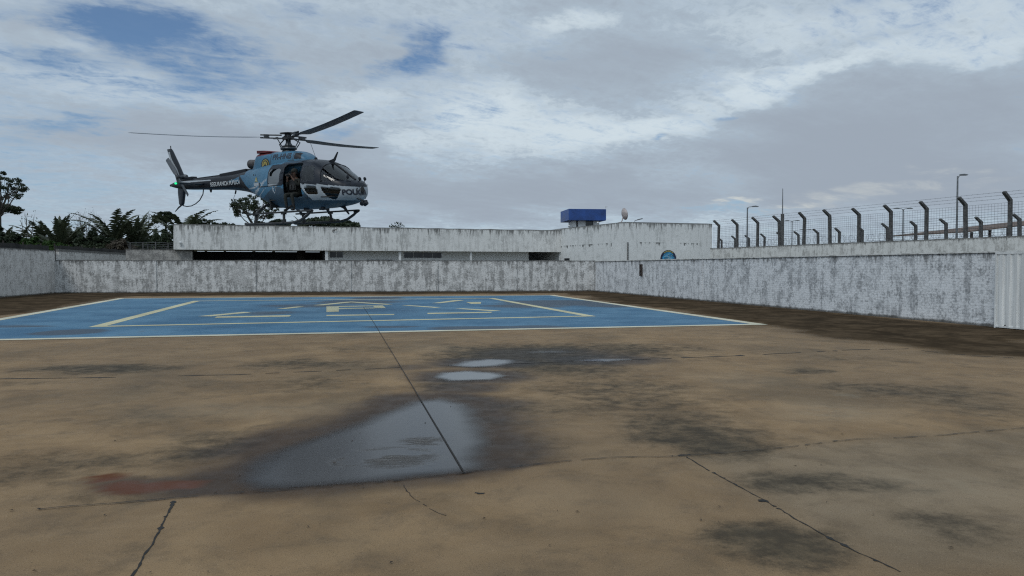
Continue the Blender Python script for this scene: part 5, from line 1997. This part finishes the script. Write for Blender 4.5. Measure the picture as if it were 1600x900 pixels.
def hand(J, E_, wrist, palm, fwd, acr, nm, curl):
    """five fingers on a palm: fwd along the palm, acr towards the thumb side, curl towards what is held"""
    fwd, acr, curl = Vector(fwd).normalized(), Vector(acr).normalized(), Vector(curl).normalized()
    palm = Vector(palm)
    J[nm + 'palm'] = (tuple(palm), (0.036, 0.022), 1)
    E_.append((wrist, nm + 'palm'))
    for i, (o_, l_) in enumerate(((0.028, 0.070), (0.010, 0.080), (-0.010, 0.074), (-0.028, 0.058))):
        a_ = palm + fwd * 0.045 + acr * o_
        b_ = a_ + fwd * l_ * 0.5 + curl * l_ * 0.15
        c_ = b_ + fwd * l_ * 0.15 + curl * l_ * 0.45
        J[nm + 'fa%d' % i] = (tuple(a_), 0.010, 1)
        J[nm + 'fb%d' % i] = (tuple(b_), 0.009, 1)
        J[nm + 'fc%d' % i] = (tuple(c_), 0.008, 1)
        E_ += [(nm + 'palm', nm + 'fa%d' % i), (nm + 'fa%d' % i, nm + 'fb%d' % i), (nm + 'fb%d' % i, nm + 'fc%d' % i)]
    a_ = palm + acr * 0.042 + fwd * 0.005
    b_ = a_ + fwd * 0.035 + acr * 0.012 + curl * 0.02
    J[nm + 'ta'] = (tuple(a_), 0.012, 1)
    J[nm + 'tb'] = (tuple(b_), 0.010, 1)
    E_ += [(nm + 'palm', nm + 'ta'), (nm + 'ta', nm + 'tb')]


HM = Matrix.Translation(H_LOC) @ Matrix.Rotation(H_ROT[2], 4, 'Z') @ Matrix.Rotation(H_ROT[0], 4, 'X')


def figure(label, pel, up, fw, rt, arm, leg, hands):
    """seated figure: pel pelvis point, axes up / forward / right; arm & leg give joints per side in those axes"""
    up, fw, rt, pel = Vector(up), Vector(fw), Vector(rt), Vector(pel)

    def P3(f, r, u):
        return tuple(pel + fw * f + rt * r + up * u)
    J, E_ = {}, []
    J['pelvis'] = (P3(0, 0, 0), (0.155, 0.115), 0)
    J['waist'] = (P3(0.0, 0, 0.17), (0.135, 0.10), 0)
    J['chest'] = (P3(0.02, 0, 0.36), (0.165, 0.12), 0)
    J['collar'] = (P3(0.03, 0, 0.49), (0.10, 0.08), 0)
    J['neck'] = (P3(0.05, 0, 0.55), 0.055, 1)
    J['jaw'] = (P3(0.085, 0, 0.63), (0.070, 0.078), 1)
    J['head'] = (P3(0.075, 0, 0.71), (0.082, 0.098), 1)
    J['crown'] = (P3(0.065, 0, 0.78), (0.066, 0.080), 1)
    E_ += [('pelvis', 'waist'), ('waist', 'chest'), ('chest', 'collar'), ('collar', 'neck'), ('neck', 'jaw'), ('jaw', 'head'), ('head', 'crown')]
    for s, nm in ((-1, 'l'), (1, 'r')):
        J[nm + 'sh'] = (P3(0.02, s * 0.185, 0.46), 0.066, 0)
        el, wr, pm, fwd, acr, curl = arm[nm]
        J[nm + 'el'] = (P3(*el), 0.046, 0)
        J[nm + 'fo'] = (tuple((Vector(P3(*el)) + Vector(P3(*wr))) / 2), 0.043, 0)
        J[nm + 'wr'] = (P3(*wr), 0.030, 1)
        E_ += [('collar', nm + 'sh'), (nm + 'sh', nm + 'el'), (nm + 'el', nm + 'fo'), (nm + 'fo', nm + 'wr')]
        ax3 = lambda t: fw * t[0] + rt * t[1] + up * t[2]
        hand(J, E_, nm + 'wr', P3(*pm), ax3(fwd), ax3(acr), nm, ax3(curl))
        hp_, kn, an, hl, to = leg[nm]
        J[nm + 'hip'] = (P3(*hp_), 0.098, 0)
        J[nm + 'th'] = (tuple((Vector(P3(*hp_)) + Vector(P3(*kn))) / 2), 0.085, 0)
        J[nm + 'kn'] = (P3(*kn), 0.063, 0)
        J[nm + 'ca'] = (tuple(Vector(P3(*kn)).lerp(Vector(P3(*an)), 0.35)), 0.062, 0)
        J[nm + 'an'] = (P3(*an), 0.046, 2)
        J[nm + 'he'] = (P3(*hl), 0.045, 2)
        J[nm + 'to'] = (P3(*to), (0.048, 0.030), 2)
        E_ += [('pelvis', nm + 'hip'), (nm + 'hip', nm + 'th'), (nm + 'th', nm + 'kn'), (nm + 'kn', nm + 'ca'), (nm + 'ca', nm + 'an'), (nm + 'an', nm + 'he'), (nm + 'he', nm + 'to')]
    o_ = person(label, J, E_, HM, None)
    # face
    Mx = Matrix((rt, fw, up)).transposed()
    for s in (-1, 1):
        m_ = MB()
        m_.lathe([(0.003, -0.008), (0.010, -0.004), (0.010, 0.004), (0.003, 0.008)], P3(0.170, s * 0.032, 0.715), 8, mi=0)
        m_.build('eye', BOOT, o_)
    m_ = MB()
    m_.prism([(0.155, 0.72), (0.200, 0.672), (0.160, 0.662)], Vector(P3(0, 0, 0)) - rt * 0.013, fw, up, rt * 0.026)
    m_.build('nose', SKIN, o_, bevel=0.004)
    m_ = MB()
    m_.box(P3(0.158, 0, 0.640), (0.045, 0.016, 0.010), Mx)
    m_.build('mouth', simple('lips', (0.14, 0.06, 0.05), 0.6) if 'lips' not in bpy.data.materials else bpy.data.materials['lips'], o_)
    for s in (-1, 1):
        m_ = MB()
        m_.prism([(0.05, 0.745), (0.08, 0.74), (0.085, 0.70), (0.06, 0.665)], Vector(P3(0, 0, 0)) + rt * (s * 0.090 - 0.007), fw, up, rt * 0.014)
        m_.build('ear', SKIN, o_, bevel=0.003)
    return o_, P3


# crew member sitting in the open door, feet on the step rail, aiming a camera out of the side
crew, CP = figure('person in dark uniform sitting in the open helicopter door, holding a camera to the face',
                  (1.03, -0.70, 1.005), (0, 0.0, 1), (0, -1, 0), (-1, 0, 0),
                  dict(l=((0.16, -0.27, 0.27), (0.27, -0.13, 0.50), (0.295, -0.11, 0.565), (0.25, 0.4, 0.85), (-0.3, 0.9, 0.1), (0.2, 1, 0)),
                       r=((0.16, 0.28, 0.25), (0.27, 0.12, 0.49), (0.295, 0.10, 0.555), (0.25, -0.4, 0.85), (-0.3, -0.9, 0.1), (0.2, -1, 0))),
                  dict(l=((0.02, -0.095, -0.02), (0.42, -0.20, -0.01), (0.40, -0.24, -0.44), (0.37, -0.24, -0.505), (0.54, -0.25, -0.525)),
                       r=((0.02, 0.095, -0.02), (0.42, 0.12, -0.01), (0.40, 0.10, -0.44), (0.37, 0.10, -0.505), (0.54, 0.09, -0.525))), True)
m_ = MB()
m_.lathe([(0.098, 0.0), (0.112, 0.02), (0.108, 0.06), (0.085, 0.105), (0.04, 0.125), (0.01, 0.128)], CP(0.055, 0, 0.742), 16)
m_.prism([(-0.08, 0.10), (0.08, 0.10), (0.06, 0.185), (-0.06, 0.185)], CP(0.055, 0, 0.745), (-1, 0, 0), (0, -1, 0), (0, 0, 0.012))
m_.build('cap', OLIVE, crew, smooth=False)
for s in (-1, 1):
    m_ = MB()
    m_.box(CP(0.075, s * 0.108, 0.705), (0.035, 0.07, 0.09))
    m_.build('headset_cup', BOOT, crew, bevel=0.01)
m_ = MB()
m_.box(CP(0.16, 0, 0.30), (0.30, 0.07, 0.34))
m_.box(CP(0.20, 0.07, 0.24), (0.09, 0.05, 0.14))
m_.box(CP(0.20, -0.07, 0.24), (0.09, 0.05, 0.14))
m_.build('vest', BOOT, crew, bevel=0.02)
cm = MB()
cm.box((0, 0, 0), (0.15, 0.07, 0.10))
cm.box((0, -0.005, 0.062), (0.06, 0.05, 0.03))
cmo = cm.build('camera', BOOT, None, bevel=0.008)
cmo.matrix_world = HM @ Matrix.Translation(CP(0.285, 0.0, 0.635))
tag(cmo, 'small dark camera held up to the face of the person in the helicopter door', 'camera')
cm = MB()
cm.lathe([(0.036, -0.02), (0.040, 0.05), (0.036, 0.10)], (0, -0.06, 0), 14, M=Matrix.Rotation(PI / 2, 3, 'X'))
cm.build('lens', BOOT, cmo)
# pilot at the controls
pil, PP = figure('pilot in helmet seated at the controls behind the helicopter windshield',
                 (1.66, -0.42, 1.14), (-0.05, 0, 1), (1, 0, 0.05), (0, -1, 0),
                 dict(l=((0.20, -0.26, 0.22), (0.44, -0.10, 0.12), (0.50, -0.07, 0.11), (1, 0.3, 0), (0, 0.3, 0.9), (0, 1, -0.2)),
                      r=((0.18, 0.25, 0.22), (0.42, 0.12, 0.10), (0.48, 0.08, 0.10), (1, -0.3, 0), (0, -0.3, 0.9), (0, -1, -0.2))),
                 dict(l=((0.03, -0.095, -0.01), (0.44, -0.15, 0.08), (0.66, -0.14, -0.20), (0.65, -0.14, -0.235), (0.80, -0.14, -0.20)),
                      r=((0.03, 0.095, -0.01), (0.44, 0.15, 0.08), (0.66, 0.14, -0.20), (0.65, 0.14, -0.235), (0.80, 0.14, -0.20))), True)
m_ = MB()
m_.lathe([(0.115, -0.09), (0.135, -0.02), (0.135, 0.05), (0.11, 0.11), (0.06, 0.145), (0.01, 0.155)], PP(0.055, 0, 0.72), 18)
m_.build('helmet', simple('helmet_white', (0.45, 0.46, 0.46), 0.35), pil, smooth=True)
m_ = MB()
m_.lathe([(0.012, 0), (0.018, 0.25), (0.022, 0.32)], (2.16, -0.42, 0.87), 8)
m_.build('control_stick', BOOT, fus)
# ------------------------------------------------------------------ vegetation
def leaf_material(name, c1, c2, c3):
    m, q = new_mat(name)
    co = q.n('ShaderNodeTexCoord').outputs['Object']
    n = q.noise(co, 0.9, 4, 0.6).outputs[0]
    n2 = q.noise(co, 7.0, 3, 0.6).outputs[0]
    c = q.mix(q.ss(n, 0.35, 0.65), c1, c2)
    c = q.mix(q.ss(n2, 0.5, 0.75, 0, 0.7), c, c3)
    b_ = q.n('ShaderNodeBsdfPrincipled', {'Base Color': c, 'Roughness': 0.6, 'Specular IOR Level': 0.3})
    tl = q.n('ShaderNodeBsdfTranslucent', {'Color': c})
    mx = q.n('ShaderNodeMixShader', {0: 0.25, 1: b_.outputs[0], 2: tl.outputs[0]})
    q.n('ShaderNodeOutputMaterial', {'Surface': mx.outputs[0]})
    return m


L_DARK = leaf_material('dark_foliage', (0.022, 0.035, 0.020), (0.040, 0.055, 0.028), (0.060, 0.072, 0.045))
L_PALM = leaf_material('palm_foliage', (0.030, 0.040, 0.022), (0.050, 0.060, 0.032), (0.075, 0.078, 0.050))
L_DRY = leaf_material('dry_fronds', (0.050, 0.042, 0.030), (0.075, 0.062, 0.045), (0.10, 0.088, 0.066))
L_GREEN = leaf_material('bright_foliage', (0.030, 0.065, 0.018), (0.050, 0.095, 0.025), (0.075, 0.12, 0.04))
M_bark = simple('grey_bark', (0.060, 0.053, 0.046), 0.9, 0.4, 3, bump=0.5)
M_bark2 = simple('pale_bark', (0.14, 0.13, 0.115), 0.9, 0.4, 3, bump=0.4)


def leaf_obj(name, P_, size, mat, parent, seed, flat=0.0, aspect=0.55):
    rng = np.random.default_rng(seed)
    n = len(P_)
    t = rng.normal(size=(n, 3))
    t[:, 2] *= (1 - flat)
    t /= np.linalg.norm(t, axis=1)[:, None]
    a = rng.normal(size=(n, 3))
    b_ = np.cross(t, a)
    b_ /= np.linalg.norm(b_, axis=1)[:, None] + 1e-9
    s = (size * rng.uniform(0.6, 1.4, n))[:, None]
    V_ = np.stack([P_ - t * s * 0.5, P_ + b_ * s * aspect * 0.5, P_ + t * s * 0.5, P_ - b_ * s * aspect * 0.5], 1).reshape(-1, 3)
    me_ = bpy.data.meshes.new(name)
    me_.vertices.add(4 * n)
    me_.vertices.foreach_set('co', V_.ravel())
    me_.loops.add(4 * n)
    me_.loops.foreach_set('vertex_index', np.arange(4 * n))
    me_.polygons.add(n)
    me_.polygons.foreach_set('loop_start', np.arange(n) * 4)
    me_.update(calc_edges=True)
    me_.materials.append(mat)
    o_ = bpy.data.objects.new(name, me_)
    COL.objects.link(o_)
    o_.parent = parent
    return o_


def broadleaf(name, label, px, Y, ytop, ycrown, wpx, mat=L_DARK, bark=M_bark, seed=1, limbs=9, sub=4, per=110, leaf=0.34, flat=0.0, group=None, trunk=0.16, lean=0.0, fill=0.35, cat='tree', clump=1.0):
    """a tree measured on the photograph: top row, lowest row of the crown, width in pixels, at depth Y"""
    p = at(px, 418, Y)
    k = Y / FPX
    top, cb, rx = (418 - ytop) * k + CAM_H, max(0.5, (418 - ycrown) * k + CAM_H), wpx * k / 2
    t = thing(name, label, cat, (p[0], p[1], -0.05), 0, group)
    rng = random.Random(seed)
    nr = np.random.default_rng(seed)
    cz, rz = (top + cb) / 2, (top - cb) / 2
    m_ = MB()
    fork = max(0.4, cb - rz * 0.15)
    th = trunk
    mid = Vector((lean * fork * 0.5 + rng.uniform(-.1, .1), 0, fork * 0.5))
    fk = Vector((lean * fork, 0, fork))
    m_.tube([(0, 0, 0), mid, fk], [th * 1.25, th, th * 0.85], 9)
    C_ = []
    for i in range(limbs):
        a = 2 * PI * i / limbs + rng.uniform(-.35, .35)
        rr = rng.uniform(0.35, 0.80)
        zz = rng.uniform(-0.35, 0.75)
        q_ = math.sqrt(max(0.05, 1 - zz * zz))
        e_ = Vector((lean * fork + rx * rr * q_ * math.cos(a), rx * rr * q_ * math.sin(a), cz + rz * zz * 0.8))
        md = fk.lerp(e_, 0.5) + Vector((rng.uniform(-.15, .15) * rx, rng.uniform(-.15, .15) * rx, -rz * 0.12))
        m_.tube([fk - Vector((0, 0, 0.1)), md, e_], [th * 0.5, th * 0.33, th * 0.16], 6)
        for j in range(sub):
            a2 = a + rng.uniform(-0.9, 0.9)
            z2 = max(-0.95, min(0.98, zz + rng.uniform(-0.5, 0.55)))
            q2 = math.sqrt(max(0.0, 1 - z2 * z2))
            r2 = rng.uniform(0.72, 1.0)
            e2 = Vector((lean * fork + rx * r2 * q2 * math.cos(a2), rx * r2 * q2 * math.sin(a2), cz + rz * z2 * r2))
            st_ = md.lerp(e_, rng.uniform(0.2, 0.9))
            m_.tube([st_, st_.lerp(e2, 0.55) + Vector((0, 0, -0.05 * rz)), e2], [th * 0.17, th * 0.11, th * 0.04], 4)
            C_.append((e2, rng.uniform(0.14, 0.24) * rx * clump))
        if rng.random() < fill * 2:
            C_.append((e_, 0.2 * rx * clump))
    m_.build('trunk', bark, t, fixn=False)
    if per > 0:
        pts = []
        for c_, r_ in C_:
            n = int(per * rng.uniform(0.5, 1.3))
            d_ = nr.normal(size=(n, 3))
            d_ /= np.linalg.norm(d_, axis=1)[:, None]
            rad = r_ * nr.uniform(0, 1, n) ** 0.45
            q_ = np.array(c_) + d_ * rad[:, None] * np.array([1, 1, 0.62 if rz > rx * 0.5 else 0.35])
            pts.append(q_)
        leaf_obj('crown', np.concatenate(pts), leaf, mat, t, seed, flat)
    return t


def palm_parts(t, h, n, Lf, seed, droop=1.0, dry=0.15, thick=0.16):
    rng = random.Random(seed)
    m_ = MB()
    m_.tube([(0, 0, 0), (0.05, 0.02, h * 0.5), (0, 0, h)], [thick * 1.2, thick, thick * 0.9], 9)
    m_.build('trunk', M_bark, t)
    g, d = MB(), MB()
    for i in range(n):
        isdry = i < n * dry
        a = 2 * PI * i * 0.381966 + rng.uniform(-.2, .2)
        el = R(rng.uniform(-50, -15)) if isdry else R(rng.choice((rng.uniform(40, 60), rng.uniform(55, 80), rng.uniform(66, 88))))
        L_ = Lf * rng.uniform(0.75, 1.1)
        segs = 10
        p = Vector((0, 0, h))
        hd = Vector((math.cos(a), math.sin(a), 0))
        pts = [p.copy()]
        e_ = el
        for s in range(segs):
            p = p + (hd * math.cos(e_) + Vector((0, 0, math.sin(e_)))) * (L_ / segs)
            e_ -= droop * (0.06 + 0.16 * (s / segs)) * rng.uniform(0.7, 1.3)
            pts.append(p.copy())
        m2 = d if isdry else g
        m2.tube(pts, [0.035 - 0.003 * s for s in range(segs + 1)], 4, cap=False)
        for s in range(2, int(segs * 2.4)):
            f = s / (segs * 2.4)
            ii = min(int(f * segs), segs - 1)
            q_ = pts[ii].lerp(pts[ii + 1], f * segs - ii)
            tg = (pts[ii + 1] - pts[ii]).normalized()
            sd_ = tg.cross(Vector((0, 0, 1)))
            sd_ = sd_.normalized() if sd_.length > 0.05 else Vector((-hd.y, hd.x, 0))
            ll = Lf * (0.115 if not isdry else 0.15) * math.sin(PI * min(1, f * 0.9 + 0.12)) ** 0.7 * rng.uniform(0.8, 1.2)
            for sg in (-1, 1):
                dr = (sd_ * sg * 1.0 + tg * 0.55 + Vector((0, 0, rng.uniform(-0.35, 0.05)))).normalized()
                w_ = tg * 0.12
                m2.add([q_ - w_, q_ + w_, q_ + dr * ll * 0.6 + w_ * 0.7 - Vector((0, 0, ll * 0.04)), q_ + dr * ll - Vector((0, 0, ll * 0.2)), q_ + dr * ll * 0.6 - w_ * 0.7 - Vector((0, 0, ll * 0.04))], [(0, 1, 2, 3, 4)])
    g.build('crown', L_PALM, t, fixn=False)
    if d.v:
        d.build('dry_fronds', L_DRY, t, fixn=False)


protos = []
ORD = ['first', 'second', 'third', 'fourth', 'fifth', 'sixth', 'seventh', 'eighth', 'ninth', 'tenth', 'eleventh', 'twelfth', 'thirteenth', 'fourteenth', 'fifteenth']
PALMS = [(5, 345, 88), (32, 350, 84), (66, 346, 86), (94, 327, 76), (116, 346, 90), (150, 343, 84), (178, 328, 76), (211, 326, 78), (238, 352, 88), (258, 358, 84), (288, 328, 86)]
for i, (px, ytop, Y) in enumerate(PALMS):
    p = at(px, 418, Y)
    top = (418 - ytop) / FPX * Y + CAM_H
    lab = ORD[i] + ' palm from the left in the dark palm row behind the left walls' if px < 270 else 'palm rising just behind the left corner of the long parapet'
    if px == 94:
        lab = 'tall palm with a dense upright crown, fourth from the left in the palm row'
    if px == 178:
        lab = 'palm with one broad frond sticking up right, seventh from the left in the row'
    k = i % 4
    if i < 4:
        t = thing('palm_tree', lab, 'palm', (p[0], p[1], -0.05), 0, 'palms behind the left walls')
        palm_parts(t, 3.0, (17, 15, 16, 18)[k], 5.0, 40 + k, (0.75, 0.95, 1.15, 0.6)[k], (0.2, 0.15, 0.25, 0.12)[k])
        protos.append(t)
    else:
        t = copy_tree(protos[k])
        t['label'] = lab
        t.location = (p[0], p[1], -0.05)
    nat = max(v_.co.z for o_ in bpy.data.objects if o_.parent == t for v_ in o_.data.vertices)
    s = top / nat
    t.scale = (s, s, s)
    t.rotation_euler.z = i * 1.7
# thick dark palm seen behind the skids
p = at(470, 418, 62)
t = thing('palm_tree', 'dark palm seen through the landing skids above the parapet', 'palm', (p[0], p[1], -0.05), 0)
palm_parts(t, 4.9, 20, 1.35, 91, 1.0, 0.5, 0.36)

broadleaf('umbrella_tree', 'large dark tree with layered crown at the left edge of the picture', 0, 92, 269, 330, 84, seed=11, limbs=12, sub=7, per=52, leaf=0.24, clump=0.62, trunk=0.22)
broadleaf('umbrella_tree', 'small flat umbrella-shaped tree below the large tree at the left edge', 2, 100, 319, 336, 62, seed=12, limbs=10, sub=6, per=80, leaf=0.28, trunk=0.14)
broadleaf('umbrella_tree', 'rounded umbrella-shaped tree left of the long parapet', 260, 96, 331, 352, 36, seed=13, limbs=9, sub=6, per=110, leaf=0.28, trunk=0.14)
broadleaf('broadleaf_tree', 'round-crowned tree with gaps standing behind the roof under the helicopter tail', 398, 78, 303, 350, 74, seed=14, limbs=12, sub=7, per=42, leaf=0.22, clump=0.60, trunk=0.17)
broadleaf('leafy_bush', 'low clumpy dark treetop behind the front of the landing skids', 515, 82, 338, 366, 84, seed=15, limbs=10, sub=5, per=90, leaf=0.32, cat='bush')
broadleaf('leafy_bush', 'low dark treetop between the round tree and the palm under the skids', 428, 80, 343, 366, 60, seed=16, limbs=8, sub=5, per=90, leaf=0.32, cat='bush')
broadleaf('leafy_bush', 'low treetop left of the round tree above the parapet', 322, 88, 340, 372, 44, seed=17, limbs=8, sub=5, per=80, leaf=0.30, cat='bush')
broadleaf('leafy_bush', 'small low treetop beside the round tree on its left', 352, 90, 345, 375, 34, seed=18, limbs=7, sub=5, per=70, leaf=0.30, cat='bush')
broadleaf('bare_tree', 'thin pale leafless tree right of the large tree at the left edge', 46, 84, 314, 372, 26, seed=19, limbs=5, sub=5, per=2, leaf=0.2, bark=M_bark2, trunk=0.10)
broadleaf('bare_tree', 'leafless twiggy tree among the palms in the middle of the row', 140, 90, 322, 385, 60, seed=20, limbs=12, sub=9, per=1, leaf=0.18, bark=M_bark, trunk=0.10)
broadleaf('bare_tree', 'thin leafless tree between the palms and the rounded umbrella tree', 232, 92, 332, 380, 36, seed=21, limbs=6, sub=6, per=2, leaf=0.2, bark=M_bark, trunk=0.08)
broadleaf('bare_tree', 'small twiggy treetop peeking over the middle of the long parapet', 620, 95, 346, 366, 26, seed=22, limbs=8, sub=7, per=4, leaf=0.2, bark=M_bark, trunk=0.07)

# bushes under the palms, nearest first
BUSH = [(-6, 352, 30, L_DARK), (24, 366, 40, L_DARK), (55, 368, 44, L_GREEN), (86, 372, 46, L_GREEN), (110, 364, 44, L_DARK), (140, 362, 46, L_DARK), (166, 366, 40, L_DARK), (192, 374, 44, L_DRY), (220, 374, 40, L_DARK), (246, 368, 44, L_DARK), (272, 352, 40, L_DARK)]
for i, (px, ytop, w_, mt) in enumerate(BUSH):
    kind = {L_DARK.name: 'dark', L_GREEN.name: 'bright green', L_DRY.name: 'dry brownish'}[mt.name]
    broadleaf('bush', kind + ' bush under the palms, ' + ORD[i] + ' from the left of the bush row', px, 72 + (i * 5) % 7, ytop, 414, w_, mat=mt, seed=60 + i, limbs=9, sub=6, per=70, leaf=0.36, group='bushes under the palms', trunk=0.08, cat='bush')

# the tangle behind them: one mass nobody could count
nr = np.random.default_rng(5)
n = 26000
px_ = nr.uniform(-140, 285, n)
Yv = nr.uniform(86, 100, n)
hh = nr.uniform(0, 1, n) ** 0.9 * (4.9 + 0.8 * np.sin(px_ * 0.11) + 0.7 * np.sin(px_ * 0.31 + 1))
leaf_obj('undergrowth', np.stack([(px_ - 800) / FPX * Yv, Yv, hh], 1), 0.6, L_DARK, None, 3, 0.1, 0.4)
struct(bpy.data.objects['undergrowth'], 'stuff')
n = 9000
px_ = nr.uniform(-140, 285, n)
Yv = nr.uniform(80, 86, n)
hh = nr.uniform(0, 1, n) * (3.6 + 1.2 * np.sin(px_ * 0.17 + 2))
leaf_obj('dry_undergrowth', np.stack([(px_ - 800) / FPX * Yv, Yv, hh], 1), 0.8, L_DRY, None, 4, -0.6, 0.16)
struct(bpy.data.objects['dry_undergrowth'], 'stuff')


# dark netting fence along the top of the left walls and a rail fence on the block wall
def net_mat():
    m, q = new_mat('dark_shade_net')
    co = q.n('ShaderNodeTexCoord').outputs['Object']
    n_ = q.noise(co, 1.2, 5, 0.65).outputs[0]
    c = q.mix(q.ss(n_, 0.35, 0.65), (0.014, 0.014, 0.014), (0.034, 0.032, 0.029))
    finish(q, c, 0.9)
    return m


M_net = net_mat()


def net_fence(name, label, a, b, z0, z1a, z1b, seed):
    a, b = Vector((a[0], a[1], 0)), Vector((b[0], b[1], 0))
    L_ = (b - a).length
    t = thing(name, label, 'fence', (a.x, a.y, 0), math.atan2(b.y - a.y, b.x - a.x))
    rng = random.Random(seed)
    m_ = MB()
    n = int(L_ / 0.5)
    vs, fs = [], []
    for i in range(n + 1):
        f = i / n
        zt_ = z1a + (z1b - z1a) * f + rng.uniform(-0.05, 0.05)
        y = 0.04 * math.sin(i * 1.3) + rng.uniform(-0.02, 0.02)
        vs += [(L_ * f, y, z0), (L_ * f, y, zt_)]
    for i in range(n):
        fs.append((2 * i, 2 * i + 2, 2 * i + 3, 2 * i + 1))
    m_.add(vs, fs)
    nt = m_.build('net', M_net, t)
    so_ = nt.modifiers.new('solid', 'SOLIDIFY')
    so_.thickness = 0.012
    m_ = MB()
    x = 0.2
    while x < L_:
        m_.tube([(x, 0.09, z0), (x, 0.09, z1a + (z1b - z1a) * x / L_ + 0.12)], 0.035, 6)
        x += 2.4
    m_.build('stake', M_rust, t)
    return t


net_fence('netting_fence', 'dark netting along the far side of the taller left wall', WL2 + np.array([-0.35, 0]), WFL + np.array([-0.35, 0]), 0.0, 3.05, 3.06, 1)
net_fence('netting_fence', 'low dark netting behind the mould-patched white wall, left of the block wall', (-29.98, 48.3), (-32.75, 62.3), 0.0, 3.10, 3.12, 2)
t = thing('rail_fence', 'sagging wire rail fence standing behind the bare block wall', 'fence', (-28.2, 54.1, 0), math.atan2(1.35, 4.25))
m_ = MB()
for i in range(6):
    m_.box((0.15 + i * 0.85, 0, 1.75), (0.07, 0.07, 3.5 + 0.06 * (i % 3)))
m_.build('post', M_concpost, t)
m_ = MB()
rng = random.Random(3)
for z in (3.08, 3.22, 3.36, 3.48):
    m_.tube([(x * 0.55, 0.03, z + rng.uniform(-0.035, 0.035)) for x in range(9)], 0.014, 4)
for i in range(40):
    x = rng.uniform(0, 4.4)
    m_.tube([(x, 0.0, 2.9), (x + rng.uniform(-.15, .15), 0.02, rng.uniform(3.1, 3.5))], 0.006, 3)
m_.build('wire', M_wire, t)
